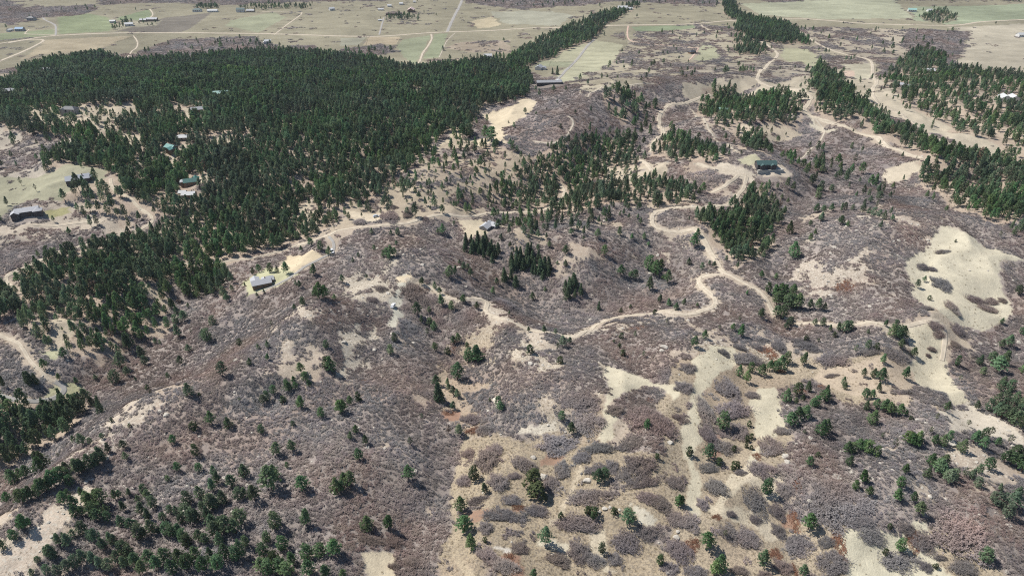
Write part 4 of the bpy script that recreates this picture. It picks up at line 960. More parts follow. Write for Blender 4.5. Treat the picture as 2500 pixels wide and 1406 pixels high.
# ------------------------------------------------------------------ trees one by one
TREES = {
'G': '735,215,150f 1075,50,50 1095,75,30j 1380,85,110 1450,92,25j 815,280,45j 805,342,32j 945,317,32j 745,400,50 905,470,75 795,500,85 920,555,75 1540,295,115 1410,335,75j 1665,320,95 1260,435,80 1430,525,105 1295,635,80 1450,640,75 1225,710,55 1900,360,75 1915,150,80 1945,125,85 1990,80,80 2060,140,62j 2185,180,110 2335,245,80 2480,215,110 2130,310,45 1745,135,55d 2100,60,90 2150,40,60 2250,20,60 '
     '545,430,70 605,450,110 660,440,60 740,540,110 690,600,110 720,590,120 650,610,120 610,640,110 570,650,140 590,640,120 760,570,90 490,640,90 470,700,130 440,720,140 400,740,140 380,760,130 340,780,130 310,790,130 280,820,110 240,840,120 210,850,120 170,870,130 150,830,90 520,740,100 500,700,120 330,610,160 300,640,140 270,560,90 200,680,110 160,690,100 110,720,120 80,690,90 60,860,90 430,540,50d '
     '500,830,80 470,870,110 540,890,100 555,960,110 600,820,90 640,870,110 660,890,120 700,860,110 740,880,140 690,960,130 720,990,110 780,950,90 790,1000,90 610,960,90 190,1060,140 160,1050,90 215,1030,70 110,1130,90 25,1200,100 280,1300,60 430,1170,110 540,1110,70 610,1090,110 500,1180,120 480,1150,90 380,1260,120 400,1270,100 350,1240,80 '
     '840,840,90 870,830,70 940,810,60 905,920,90 1050,800,90 1075,830,80 1010,860,70 1120,900,110 1030,950,110 1080,990,100 890,1030,100 950,1050,90 990,1040,70 1020,1120,130 1050,1120,90 1110,1080,120 1160,1080,60 1220,1090,110 1190,1000,80 '
     '1240,940,70 1290,950,80 1320,1010,80 1370,870,110 1360,960,110 1400,1010,120 1440,1000,120 1460,830,110 1480,930,90 1510,980,110 1540,900,130 1560,900,100 1550,780,120 1580,730,110 1620,870,110 1690,750,110 1735,840,100 1775,820,80 1850,850,140 1830,810,90 1780,670,110 1975,770,200 1990,690,120 2090,610,50 2205,770,120 2450,790,120 2490,780,90 '
     '1260,1110,110 1300,1110,110 1340,1150,120 1370,1180,110 1450,1140,100 1500,1160,90 1540,1040,110 1570,1100,130 1620,1060,120 1660,1080,150 1720,1090,130 1750,1020,130 1600,1170,110 1750,1250,140 1720,1280,120 1790,1180,90 2010,520,110 2125,490,90 2010,1050,140 2225,1030,140 1940,1150,90 1920,1250,110 2060,1200,110 2130,1310,110 2240,1280,130 2330,1260,110 2430,1240,120 2250,1390,130 2000,1310,110 '
     '700,1150,120 660,1130,80 760,1200,110 810,1150,100 840,1180,110 910,1230,120 950,1260,110 1900,1350,110 1950,1380,120 2040,1370,120 2090,1390,110 2370,1395,100 620,1290,120 560,1330,120 500,1360,110 680,1310,120 740,1340,120 800,1360,120 860,1300,110 920,1340,120 990,1320,120 1040,1380,120 1090,1300,120 1150,1340,120 1210,1290,120 1260,1370,120 1310,1290,120 1370,1340,120 1430,1280,120 1480,1360,120 1540,1290,120 1590,1350,120 1640,1270,120 430,1395,100 350,1380,90 240,1395,70',
'H': '720,125,150f 790,50,60 825,80,70 855,100,70 820,185,65 1150,170,90 1165,200,80 1090,132,28j 865,375,90 20,200,100 75,155,75 135,130,80j 595,265,60d 1610,270,80 1680,365,95 515,450,70d 115,360,70 75,400,60 190,440,80 140,555,95 500,695,125 75,740,120 30,720,90 970,700,110 1055,795,85 880,930,120 905,1070,130 955,1200,110 1055,1150,45j 1490,1165,140 1405,760,150j 1430,825,120j 1385,700,50j 1495,842,42j 1412,680,60j 1870,715,110 2230,330,80 2305,545,45j 1800,945,65j 1845,962,75j 1990,945,55j 2090,1010,110 1605,975,50j 1900,1230,85 2460,880,90 2320,1310,80 1405,1410,70 200,1060,120 350,1050,110 25,1405,70 1920,690,90',
'I': '770,130,110 850,90,110 930,60,90 960,170,80 1045,130,110 990,170,100 1060,90,90 800,310,120 850,280,130 900,260,120 840,150,60 890,130,60 1020,370,130 1060,350,110 1195,40,60 1340,110,90 1390,110,80 1440,60,80 1350,190,80 1390,290,120 1420,180,80 1480,200,110 1520,220,100 1590,230,100 1640,240,60 1675,265,40j 310,330,140 500,312,50j 485,420,50j 515,400,45j 480,465,42j 515,480,40j 205,540,120 280,590,60j 390,490,50j 65,520,70j 395,620,70j 420,600,42j 620,800,130 930,1060,145 1590,1210,110 1520,1055,50j 1490,1240,52j 2215,1290,120 1855,1340,45j 195,1190,130 325,1110,60d 290,1360,140 250,1380,100 600,1310,130 890,1400,100 5,880,80 '
     '935,600,85 1000,530,40j 1225,590,85 900,370,50d 1215,500,100 1250,500,90 1290,480,100 1330,490,100 1360,500,110 1420,530,100 1465,400,60d 1560,470,90d 1650,430,100 1680,450,110 1720,430,110 1710,460,100 1815,360,60d 1840,440,90 1900,450,100 1950,410,90 1930,200,90 2150,190,80 1860,270,70d 2090,310,60d 2040,490,110 2130,430,120 2190,470,110 2200,400,100 2250,380,90d 2300,450,80 2390,440,90d '
     '2240,200,110 2290,230,110 2330,250,120 2380,270,120 2420,290,120 2470,330,120 2300,150,110 2350,190,110 2400,210,120 2450,240,120 2490,270,120 2430,150,110 2480,180,110 2370,110,110 2320,60,100 2390,50,100 2350,570,110 2400,590,120 2440,610,130 2480,640,130 2430,530,110 2490,560,120 '
     '1810,600,120 1790,680,90 1870,650,130 1910,600,110 1900,670,110 1940,720,120 1985,690,90 2060,680,90d 2110,690,90 2170,650,80 2240,620,100 2160,750,90 1630,650,90 1595,745,90 1575,850,110 1690,860,90 1735,950,110 1330,720,110 1270,770,80 1370,810,80 2310,890,120 2320,780,70 2370,970,130 2400,890,140 2440,830,110 2270,850,90',
'F': '1360,1135,80 1425,1140,60j 1470,1240,80 1270,1170,80d 1330,1340,80 1450,1370,120 1400,1340,80 1630,1350,110 1185,1400,75 1600,1130,80 1690,1190,80 1580,1060,110 1540,1040,100 1620,1050,100 1560,1000,90 1490,970,60 1190,1020,110 1150,1010,80 1230,1000,80 1090,1010,60 1120,1050,50j 975,965,60 1035,970,70 915,1075,50j 1005,1085,30j 1365,1025,40 430,940,60d 380,1000,60 440,1045,100 285,1000,45d 180,1060,75 100,1120,90 770,990,60 795,970,80 890,1250,110 515,1300,80 430,1330,90 480,1380,100 590,1330,100 650,1290,90 730,1290,130 770,1240,100 690,1300,90 740,920,120 700,900,90 820,840,110 850,850,140 720,770,130 690,760,110 745,790,140 640,730,90 810,760,110 940,850,90 1000,850,100 1045,860,70 585,910,80 485,745,45 590,620,60 695,630,50 770,560,40d 825,470,130 795,300,110 945,350,60 980,310,55 160,560,60 65,525,60 245,545,55 25,820,60 100,400,120 130,320,70 780,840,120 700,820,110 '
     '1770,650,55 1720,690,70 1810,780,40j 2000,362,28j 2455,740,80 2335,950,50 2380,1120,110 2330,1130,80 2490,1030,90 2170,1250,90 2190,1330,80 2260,1240,100 2300,1310,150 2350,1250,120 2480,1320,110 2340,1400,80 2030,1370,60d 1020,210,80 1165,235,80 1215,250,50 945,245,50 1095,140,70 985,150,80 1040,145,60 1195,130,65 1250,130,50 1330,130,60 1365,165,70 1400,175,80 1440,190,80 1480,200,80 1540,205,50 1380,75,60 1440,60,80 2320,330,60d 125,830,40',
'E': '20,655,70 195,625,40 230,300,50 370,305,40 420,310,60 745,305,90 715,300,50 830,240,40 345,470,80 320,470,60 365,470,100 395,460,70 410,385,45 250,420,45 95,505,40 135,470,40 745,150,70 595,670,65 690,700,60 740,820,90 725,740,60 810,855,75 895,800,70 995,845,60 565,890,110 595,945,60 650,870,50 655,970,70 685,1000,80 640,1040,70d 400,1080,70 370,1175,80 690,1150,70 785,1175,60j 825,1100,70 860,1090,80 925,1130,50 930,1230,110 980,1230,140 1010,1230,100 855,1360,150 700,1399,90 780,1399,60 795,620,100 835,600,80 870,520,40 900,560,60 930,560,50 950,610,70 1110,735,60 1140,670,60 1490,715,35 1400,785,70 1230,890,40 1370,1010,45 1485,1020,65 1565,1025,45 1620,1120,90 1670,1100,60 1600,1240,60j 1380,1165,70j 2045,1060,50j 1990,1090,30j 2030,1130,45j 2055,1190,60j 2205,1200,60d 2145,1040,40 2375,960,50d 2285,885,45j 2040,870,40j 1880,850,70f 2110,840,30j 2250,710,110 2320,800,70 2440,850,60 2390,830,70 2340,635,40 '
     '2030,310,70 1870,330,80 1520,400,60 1640,450,80 1640,535,55 1920,460,90 2140,630,80 2110,620,60 2040,600,90 2290,610,130 2240,560,120 2330,560,90 2380,660,110 1170,350,60 1150,260,80 1190,240,70 1440,330,70 1500,335,50 1370,330,40 1235,400,50 1440,420,50 1260,430,30 1300,460,40 1770,345,40 1830,210,60 1680,310,60 2120,340,50 2210,340,60 2240,390,40 1580,520,30 490,160,60',
'D': '1370,840,45 1300,1050,110 1340,930,90 1280,950,80 1550,970,90 1510,1080,110 1480,1060,80 1745,1110,65j 1375,1160,70 1880,1140,50 1950,1130,65 1945,1215,55 1815,1250,60 1620,1330,120 1315,1250,80 1130,1095,45 1225,1350,50 1040,1200,110 1060,1250,80 930,1330,80 990,1370,40 840,1380,110 700,1360,50 560,1385,55 430,1360,60 330,1280,90 470,1200,90 230,1390,120f 270,1390,100f 200,1380,100f 2410,1300,130 2380,1280,100 2370,1130,70 2190,1310,90 2220,1370,80 2140,1390,70 2080,1399,50 1975,970,50d 2200,820,70 2140,850,50 2320,770,130 2290,760,90 2360,770,110 2430,780,50 2280,600,90 2080,590,100 1965,580,80 2015,585,60 1885,580,70 1840,600,60 1780,680,35f 1870,760,40 1920,730,35 1630,760,90 1650,790,70 1690,720,60 1540,660,90 2180,690,60 2150,670,40 2190,430,50 2260,390,70 2330,420,80 2390,450,70 1390,1020,40d',
'B': '1345,825,45 1225,895,20j 1265,930,45 1255,1100,60 1285,1105,50 1425,835,30 1500,800,20j 1605,935,40j 1710,830,35 1100,1030,120 1060,1020,120 1140,1060,60 1030,1080,80 940,1000,110 890,1005,110 1545,540,50f 1580,545,70f 1640,660,40 1550,670,60 1580,750,30 2280,475,45 800,435,40 1190,305,35 1340,350,40 750,370,40',
'C': '1480,385,40 870,725,30 930,725,30 270,250,30 740,1150,60 1080,290,45',
}
LANDMARK = [  # survey position, phrase
 (60,1260,'on the left flank of the pale sandstone crest'), (200,1150,'in the pine row above the sandstone crest'), (40,1150,'in the valley pines at the left edge'),
 (210,1230,'along the right edge of the sandstone crest'), (180,1350,'in the pine stand under the sandstone crest'), (300,1300,'in the thick lower left pine stand'),
 (340,1200,'on the stony slope above the lower left stand'), (300,1390,'along the bottom edge of the lower left stand'), (430,1260,'in the middle of the lower left stand'),
 (440,1390,'at the bottom right corner of the lower left stand'), (520,1220,'on the right margin of the lower left stand'), (560,1290,'right of the lower left stand'),
 (640,1390,'in the clump at the bottom edge beside bare sand'), (700,1280,'on the brush slope above the bare sand'), (660,1170,'alone in the lower left brush slope'),
 (480,1130,'on the mid left brush slope'), (270,1090,'on the pale stony rise above the valley pines'), (480,1000,'on the stony spur at left'), (250,980,'right of the curved grey drive end'),
 (700,960,'in the loose group on the brush spur'), (830,990,'at the top of the central brush gully'), (860,1150,'on the central lower brush slope'), (900,1290,'on the broad lower brush slope'),
 (1080,960,'round the tall dark fir on the central spur'), (1110,1060,'beside the central footpath strip'), (1150,1200,'on the tawny strip right of the brush'), (1130,1320,'in the row down the tawny strip'),
 (1220,1000,'beside the bare white soil patch'), (1310,1180,'round the pale boulder and dark juniper'), (1330,1340,'on the open sand near the bottom edge'), (1380,1040,'on the white stony patch edge'),
 (1460,1180,'beside the pair of boulders'), (1460,1260,'in the juniper and boulder cluster'), (1580,1040,'in the brown brush of the lower centre'), (1600,1250,'between thickets in the lower centre'),
 (1700,1110,'between the two long bare meadows'), (1800,1130,'beside the second bare meadow strip'), (1760,1030,'at the head of the bare meadow strips'), (1720,1340,'in the lower thickets right of centre'),
 (1870,1210,'on the sandy thicket ground'), (1860,1390,'at the bottom edge among rust shrubs'), (1960,1280,'beside the rust shrub on the sand'), (2200,1360,'beside the bright rust shrub patch'), (2400,1370,'near the lower right corner'),
 (1930,980,'in the left grove below the tan saddle'), (2010,1040,'at the foot of the left saddle grove'), (2130,990,'in the right grove below the tan saddle'), (2080,1110,'in the round grove on the right slope'),
 (2000,1150,'in the right hand brush alone'), (2220,1080,'on the rocky shelf at right'), (2330,1080,'among the pale rocks at right'), (2450,1010,'in the dense grove at the right edge'), (2480,1130,'in the lower grove at the right edge'),
 (2290,1160,'in the middle grove of the right slope'), (2200,1220,'in the string of pines down the right slope'), (2110,1190,'in the trio on the right brush slope'), (2460,1240,'in the last grove near the right edge'),
 (2400,890,'in the dark brush right of the lower meadow'), (2190,920,'left of the lower meadow'), (2130,900,'on the tan saddle'), (2190,820,'at the track end above the lower meadow'), (2060,810,'along the sandy track'), (1960,890,'on the brush bench right'),
 (1880,890,'in the group above the bare strips'), (1810,820,'on the grey brush ridge'), (1690,840,'left of the bare meadow head'), (1900,750,'in the fir clump at the branch track end'), (2000,755,'right of the fir clump'),
 (1860,690,'above the branch track'), (1930,600,'in the steep right hand draw'), (1720,640,'beside the road above the fork'), (2240,700,'on the left edge of the big pale meadow'), (2480,700,'right of the big pale meadow'),
 (2080,530,'on the rim above the big pale meadow'), (1970,520,'on the brush slope above the right draw'), (1600,660,'in the rocky grove of the central bowl'), (1640,740,'above the winding track at right'), (1480,740,'in the brush bowl above the winding track'),
 (1380,830,'along the winding track low bend'), (1520,850,'on the grey slope below the winding track'), (1290,860,'on the stony slope below the winding track'), (1140,860,'in the pair above the tall dark pine'), (1060,790,'down the spur below the track'),
 (1110,735,'beside the track hairpin'), (970,850,'left of the spur pines'), (1120,660,'in the knot of pines by the grey boulder'), (1220,700,'below the fir groves'), (950,620,'on the pale stony knob'), (860,580,'right of the drive bend'),
 (960,570,'below the long dirt drive'), (1080,570,'left of the L shaped house'), (1210,560,'right of the L shaped house'), (1400,600,'on the open bowl head'), (1500,570,'on the slope under the central pines'), (1580,560,'beside the road curl'),
 (640,660,'behind the grey roofed lawn house'), (600,720,'left of the grey roofed lawn house'), (640,725,'in front of the grey roofed lawn house'), (770,600,'above the tan paddock lawn'), (780,720,'in the grove right of the lawn house'),
 (450,800,'at the right foot of the left forest'), (510,820,'on the brush slope under the forest corner'), (640,850,'on the wide left brush slope'), (560,910,'above the stony spur'), (340,880,'below the left forest'), (90,930,'in the dark fir trio by the lane'), (190,910,'beside the dirt lane at left'),
 (790,880,'in the big clump of the brush gully'), (730,930,'in the row down the brush gully'), (1190,340,'in the tan clearing grove'), (1280,330,'on the plateau thicket edge'), (1360,190,'beside the long dark stable'), (1500,280,'on the plateau rim brush'),
 (1590,150,'in the far pale green meadow'), (1930,380,'beside the green roofed lodge'), (1950,240,'at the ridge road bend'), (2150,120,'in the far right scrub'), (1100,120,'on the far central plain'), (1750,90,'near the green field corner'),
]
ORD = 'first second third fourth fifth sixth seventh eighth ninth tenth eleventh twelfth thirteenth fourteenth fifteenth sixteenth seventeenth eighteenth nineteenth twentieth'.split()
LMA = np.array([(a, b) for a, b, _ in LANDMARK], float)
def nearest_phrase(px, py):
    d = np.hypot(LMA[:, 0]-px, (LMA[:, 1]-py)*1.3); return int(np.argmin(d))
def label_all(items, noun, plural, looks):
    """items: (px, py, object, look) -> each gets its own label"""
    groups = {}
    for it in items: groups.setdefault(nearest_phrase(it[0], it[1]), []).append(it)
    for k, L in groups.items():
        ph = LANDMARK[k][2]; L.sort(key=lambda q: q[0])
        for r, (px, py, o, lk) in enumerate(L):
            nm = (lk+' '+noun).strip()
            if len(L) == 1: o['label'] = '%s, the only one %s' % (nm, ph)
            else: o['label'] = '%s, %s from left %s' % (nm, ORD[min(r, 19)], ph)
            o['group'] = plural
HAND = []
for t, s in TREES.items():
    for tok in s.split():
        u, v, h = tok.split(','); k = 'p'
        if h[-1].isalpha(): k = h[-1]; h = h[:-1]
        px, py = tp(t, float(u), float(v)); HAND.append([px, py, float(h)/2.976, k])
PT = at([q[0] for q in HAND], [q[1] for q in HAND])
rt = random.Random(3)
TALL = []
for q, p in zip(HAND, PT):
    d = math.sqrt(p[0]**2+p[1]**2+(p[2]-CAM_H)**2); cs = math.hypot(p[0], p[1])/d
    dep = project(p[0], p[1], p[2])[2]
    h = q[2]*dep/FPX/(cs+.16)
    h = max(2.2, min(19, h*(1.03 if q[0] < 700 and q[1] > 1000 else 1.04))); TALL.append(h)
order = sorted(range(len(HAND)), key=lambda i: -HAND[i][2])
single = {k: [i for i in order if HAND[i][3] == k][:(300 if k != 'p' else 300)] for k in 'pfdj'}
pin_single = [i for i in order if HAND[i][3] in 'pd'][:300]
chosen = set(pin_single)|set(single['f'])|set(single['j'])
NAME = {'p': 'pine_tree', 'd': 'pine_tree', 'f': 'fir_tree', 'j': 'juniper'}
lab = {'pine_tree': [], 'fir_tree': [], 'juniper': []}
for i in sorted(chosen):
    px, py, hp_, k = HAND[i]; p = PT[i]; h = TALL[i]; mt = rt.choice(KIND[k])
    o = bpy.data.objects.new(NAME[k], None); link(o); o.location = (p[0], p[1], p[2]); o.empty_display_size = 1
    rz = rt.random()*6.28; wx = rt.uniform(.88, 1.2)*(1.0 if px < 700 and py > 1000 else 1.08)
    for nm, me_ in (('trunk', mt[0]), ('crown', mt[1])):
        obj(nm, me_, o, (0, 0, 0), rz, (h*wx, h*wx*rt.uniform(.96, 1.04) if nm == 'trunk' else h*wx, h))
    o['category'] = {'p': 'pine tree', 'd': 'pine tree', 'f': 'fir tree', 'j': 'juniper'}[k]
    lk = ('sparse pale' if k == 'd' else 'dark conical' if k == 'f' else 'dark rounded' if k == 'j' else 'tall green' if h > 13 else 'small green' if h < 7.5 else 'green')
    lab[NAME[k]].append((px, py, o, lk))
label_all(lab['pine_tree'], 'pine', 'pines standing apart in the brush', None)
label_all(lab['fir_tree'], 'fir', 'dark firs on the slopes', None)
label_all(lab['juniper'], 'juniper', 'dark junipers dotted over the slopes', None)

# ------------------------------------------------------------------ the forest mass
FP, FR, FS, FI = [], [], [], []
ALLK = PINES+FIRM+DULLS+JUNS+DEAD; OFF = {'x': len(PINES)+len(FIRM)+len(DULLS)+len(JUNS), 'p': 0, 'f': len(PINES), 'd': len(PINES)+len(FIRM), 'j': len(PINES)+len(FIRM)+len(DULLS)}
def add_tree(x, y, h, k, wf=1.0):
    FP.append((x, y, float(hz(x, y)))); FR.append((0, 0, rt.random()*6.28))
    wx = rt.uniform(.92, 1.2)*wf; FS.append((h*wx, h*wx, h)); FI.append(OFF[k]+rt.randrange(len(KIND[k])))
for i in range(len(HAND)):
    if i not in chosen: add_tree(PT[i][0], PT[i][1], TALL[i], HAND[i][3])
hand_xy = PT[:, :2]
def free(x, y):
    ok = np.ones(len(x), bool)
    for kx, ky, kr in KEEP: ok &= np.hypot(x-kx, y-ky) > kr
    return ok
def jitter_grid(s, y0, y1, half):
    gx, gy = np.meshgrid(np.arange(-half, half, s), np.arange(y0, y1, s)); gx = gx.ravel(); gy = gy.ravel()
    gx = gx+rng.uniform(-.47, .47, gx.shape)*s; gy = gy+rng.uniform(-.47, .47, gy.shape)*s
    px, py, d = project(gx, gy, hz(gx, gy)); m = (px > -330) & (px < 2830) & (py > -70) & (py < 1700)
    return gx[m], gy[m]
def near_val(A, x, y):
    i, j, fx, fy = gidx(x, y); return A[j+(fy > .5), i+(fx > .5)]
NEARD = np.full(sh, 99.0)
for x, y in hand_xy:
    s = window([(x, y)], 7); NEARD[s] = np.minimum(NEARD[s], np.hypot(XX[s]-x, YY[s]-y))
cnt = 0
SPC *= np.where(FOR > .01, .76, 1)
for base in (3.5, 3.9, 4.3, 4.8, 6.0, 8.0, 10.5, 14.0):
    gx, gy = jitter_grid(base, 110, 2600, 1500)
    sp_ = near_val(SPC, gx, gy); edges = {3.5: (0, 3.7), 3.9: (3.7, 4.1), 4.3: (4.1, 4.6), 4.8: (4.6, 5.2), 6.0: (5.2, 6.9), 8.0: (6.9, 8.5), 10.5: (8.5, 12), 14.0: (12, 99)}; lo, hi = edges[base]
    jx = rng.normal(0, 7, len(gx)); jy = rng.normal(0, 7, len(gx)); pr = np.minimum(near_val(PIN, gx+jx, gy+jy), 1)*(near_val(ROADD, gx, gy) > 2.0)*np.where((near_val(FOR, gx, gy) < .01) & (near_val(SCR, gx, gy) < .06), .15, 1)
    clump = np.clip(.35+1.3*fbm(gx, gy, 30, 2, 50), .3, 1.5)
    gap = (fbm(gx, gy, 19, 2, 53) < .25+.06*(fbm(gx, gy, 120, 2, 54)-.5)*2)
    pr = np.where(pr > .7, pr*np.clip(.60+.75*fbm(gx, gy, 45, 3, 51), .65, 1)*np.where(gap, .15, 1), pr*clump)
    m = (sp_ >= lo) & (sp_ < hi) & (rng.random(len(gx)) < pr) & (near_val(NEARD, gx, gy) > 3.4)
    gx, gy = gx[m], gy[m]; ok = free(gx, gy); gx, gy = gx[ok], gy[ok]
    hv = 6.2+5.6*fbm(gx, gy, 70, 3, 52)+rng.normal(0, 1.9, len(gx))
    dens = near_val(FOR, gx, gy)
    for x, y, h, dd in zip(gx, gy, hv, dens):
        k = 'p' if rt.random() < .92 else 'd' if rt.random() < .85 else 'x'
        if dd < .1: h *= rt.uniform(.55, .95)
        add_tree(x, y, max(3.2, h), k, rt.uniform(.58, .92))
for poly in FIRS:
    g = ground(poly); bx = [p[0] for p in g]; by = [p[1] for p in g]
    gx, gy = np.meshgrid(np.arange(min(bx), max(bx), 3.7), np.arange(min(by), max(by), 3.7)); gx = gx.ravel()+rng.uniform(-1.6, 1.6, gx.size); gy = gy.ravel()+rng.uniform(-1.6, 1.6, gy.size)
    m = inpoly(g, gx, gy)
    for x, y in zip(gx[m], gy[m]): add_tree(x, y, rt.uniform(5.5, 11), 'f', 1.15)
scatter('pine_forest', ALLK, FP, FR, FS, FI, 'dense dark green pine forest with scattered outliers', 'forest')
print('forest trees', len(FP))

# ------------------------------------------------------------------ oak thickets one by one
THICKETS = {
'I': '30,35,80,45 345,60,95,75 180,220,60,110 380,210,140,62 525,95,55,35 430,350,80,55 200,390,80,70 330,480,120,60 215,625,75,45 265,770,85,70 165,885,50,45 540,870,95,95 590,640,90,70 665,470,80,100 740,355,55,35 755,775,65,50 700,940,65,55 545,1000,45,40 375,960,40,30 490,1140,100,75 715,1080,60,50 60,1020,80,60 860,1200,100,75 1070,1165,60,45 1395,1120,100,60 1650,1060,65,40 1765,1170,85,75 1600,1310,150,75 1120,1320,110,80 1890,1275,45,25 1790,1340,50,40 2010,1130,210,130 1090,950,140,120 1290,900,130,70 2060,1350,90,55 750,1340,90,50 350,1100,80,60 20,1250,70,100 120,1380,90,50 430,1370,70,40 620,1395,60,30 1660,75,45,25 440,660,45,30 1130,800,150,90 1300,1010,110,40',
'H': '1070,560,100,85 1120,490,70,45 1320,590,85,55 1620,640,60,80 1755,550,70,50 1980,610,60,50 2070,680,50,45 1810,840,160,75 1180,970,140,55 1430,940,100,55 1060,1055,65,50 1060,1260,85,65 1190,1340,100,80 1310,1210,65,55 1720,1030,180,65 1740,1230,100,75 1580,1290,100,50 1850,1300,70,60 2000,1290,55,55 2080,1170,110,80 2230,1090,90,50 2330,890,80,55 2230,840,80,50 2200,730,120,45 2440,1000,70,60 1600,450,180,65 1760,150,150,65 1800,310,110,80 2200,260,120,90 2330,320,120,90 2000,200,80,35 2450,255,45,30 1000,860,90,40 1250,860,80,50 900,720,60,50 1150,720,90,60 940,270,80,45 1040,350,60,50 1270,680,50,30 2430,730,70,50 2180,600,150,70 390,1340,50,35 220,1150,90,45 390,1170,60,50 510,1310,60,60 2420,1200,70,60 1870,640,100,45 1530,740,60,70 2120,440,90,60 1880,480,110,45 2400,1350,80,50 930,520,60,40',
'F': '1905,440,50,20 1770,550,50,22 1835,565,30,18 1900,670,75,40 1975,840,50,35 2160,795,90,30 2270,800,45,25 2240,855,90,28 2345,790,35,18 2025,1020,75,40 1860,980,55,30 1885,1040,45,25 1830,1145,35,18 1805,1190,22,12 2010,1120,40,25 1565,1190,95,45 1390,1165,70,30 1110,1230,120,50 940,1130,90,35 720,1130,55,45 580,1140,45,25 500,1220,110,45 440,1135,55,25 60,1280,75,35 315,1170,50,25 1100,1340,50,20 1800,850,50,22 850,1090,40,18 600,1080,60,22',
'E': '355,185,75,35 390,115,30,20 495,165,35,30 140,220,50,25 540,720,110,50 490,850,40,22 620,800,60,35 770,870,40,25 730,945,50,28 520,1000,60,30 830,740,80,40 300,710,50,28 240,790,50,25 560,760,70,30 1200,820,100,50 920,920,90,50 870,960,60,35 660,1030,40,20 620,200,30,18 680,120,30,16',
}
titems = []
k = 0
for t, s in THICKETS.items():
    for tok in s.split():
        u, v, ru, rv = map(float, tok.split(',')); px, py = tp(t, u, v)
        c = at(px, py)[0]; dep = project(*c)[2]; mpp = dep/FPX/2.976
        d = math.sqrt(c[0]**2+c[1]**2+(c[2]-CAM_H)**2); sn = (CAM_H-c[2])/d
        sx = ru*mpp*1.12; sy = max(1.1, (rv*mpp-.5)/sn)*1.12; hh = min(4.2, 1.7+.22*min(sx, sy))/.62
        o = bpy.data.objects.new('oak_thicket', THICK[k % 5]); link(o)
        o.location = (c[0], c[1]+hh*.12, float(hz(c[0], c[1]))); o.scale = (sx, sy, hh); o.rotation_euler = (0, 0, 0)
        e = .5; gxs = (hz(c[0]+3, c[1])-hz(c[0]-3, c[1]))/6; gys = (hz(c[0], c[1]+3)-hz(c[0], c[1]-3))/6
        o.rotation_euler = (math.atan(float(gys)), -math.atan(float(gxs)), 0)
        o['category'] = 'thicket'; lk = 'broad grey' if sx*sy > 70 else 'small grey' if sx*sy < 14 else 'grey'
        titems.append((px, py, o, lk)); k += 1
        KEEP.append((c[0], c[1], min(sx, sy)*.6))
label_all(titems, 'oak thicket', 'leafless oak thickets on open ground', None)
RUST = {'I': '560,530,35,40 860,740,40,50 1160,1180,55,80 1690,1110,55,35 1700,1190,40,60 690,1240,60,50 835,1000,45,65 265,970,40,25 100,1170,60,40 820,1350,40,50 1030,30,50,40 880,60,60,30', 'H': '790,215,60,35 2250,120,30,50 1230,1280,45,80 960,340,60,25 1300,900,60,20', 'E': '2160,985,70,20 830,1110,30,40 170,1370,40,20', 'F': '650,1170,90,45 1180,690,90,30 730,1300,60,25'}
ritems = []
for t, s in RUST.items():
    for tok in s.split():
        u, v, ru, rv = map(float, tok.split(',')); px, py = tp(t, u, v); c = at(px, py)[0]; mpp = project(*c)[2]/FPX/2.976
        d = math.sqrt(c[0]**2+c[1]**2+(c[2]-CAM_H)**2); sn = (CAM_H-c[2])/d
        o = bpy.data.objects.new('rust_shrub', RUSTM[k % 2]); link(o); k += 1
        gxs = (hz(c[0]+3, c[1])-hz(c[0]-3, c[1]))/6; gys = (hz(c[0], c[1]+3)-hz(c[0], c[1]-3))/6
        o.location = c; o.scale = (ru*mpp*1.1, rv*mpp/sn*1.1, 2.2); o.rotation_euler = (math.atan(float(gys)), -math.atan(float(gxs)), 0)
        o['category'] = 'shrub'; ritems.append((px, py, o, 'low rust red'))
label_all(ritems, 'shrub', 'rust coloured shrub patches', None)

# ------------------------------------------------------------------ boulders
BOULD = {'H': '1475,680,34,24 1405,540,22,14 1800,710,30,22 1925,910,24,12 1885,935,18,16 1960,900,16,12 2445,1120,26,18 2400,1375,30,16 2455,1075,18,10 1905,430,1,1 2400,430,26,12 245,325,12,10 135,325,14,10 205,468,18,9',
 'I': '1470,480,20,12 1370,517,16,12 1785,292,22,14 1725,270,20,14 1150,685,42,10 1220,858,18,10 1450,550,26,9 2005,985,20,10 2390,1030,26,10 2260,1330,20,16 765,530,30,16 850,440,14,10 2375,1370,20,10 1970,430,40,14 1900,465,30,12 1760,360,24,12 1605,390,16,14 1400,690,20,8 2370,520,30,8 1640,800,12,10',
 'E': '865,547,18,10 600,530,20,12 460,455,14,10 585,415,12,8 2360,1130,30,20 2340,1150,22,12 2310,460,16,14 2250,590,20,14 1380,1245,24,14 1430,1215,18,12 1420,1250,16,8 1820,925,14,10 530,460,10,8 270,410,14,10 30,1090,20,14 170,870,10,8 1330,1190,10,6',
 'F': '1225,495,14,9 1095,490,16,9 1080,650,14,10 1495,430,8,7 1590,490,12,8 1380,830,22,10 1440,790,12,8 1520,655,14,8 2180,1100,18,9 60,930,18,8 770,915,26,9 1120,400,20,7 1290,280,18,7 1410,250,14,7 1550,355,18,7 930,400,14,6 1190,890,14,8 2200,1300,10,8 1310,250,12,6',
 'G': '1180,685,24,10 1335,930,30,20 1190,1090,22,10 1380,780,14,8 1360,750,22,8 1070,720,18,8 905,745,22,8 930,760,16,6 1115,45,10,6 235,640,14,12 90,770,14,8 1200,1140,10,8 900,1065,14,6 1340,870,12,10 1690,930,16,8 1730,1090,12,8 660,690,26,8 560,760,18,8 620,720,18,6',
 'D': '2060,775,12,8 2490,700,10,8 2130,640,10,6'}
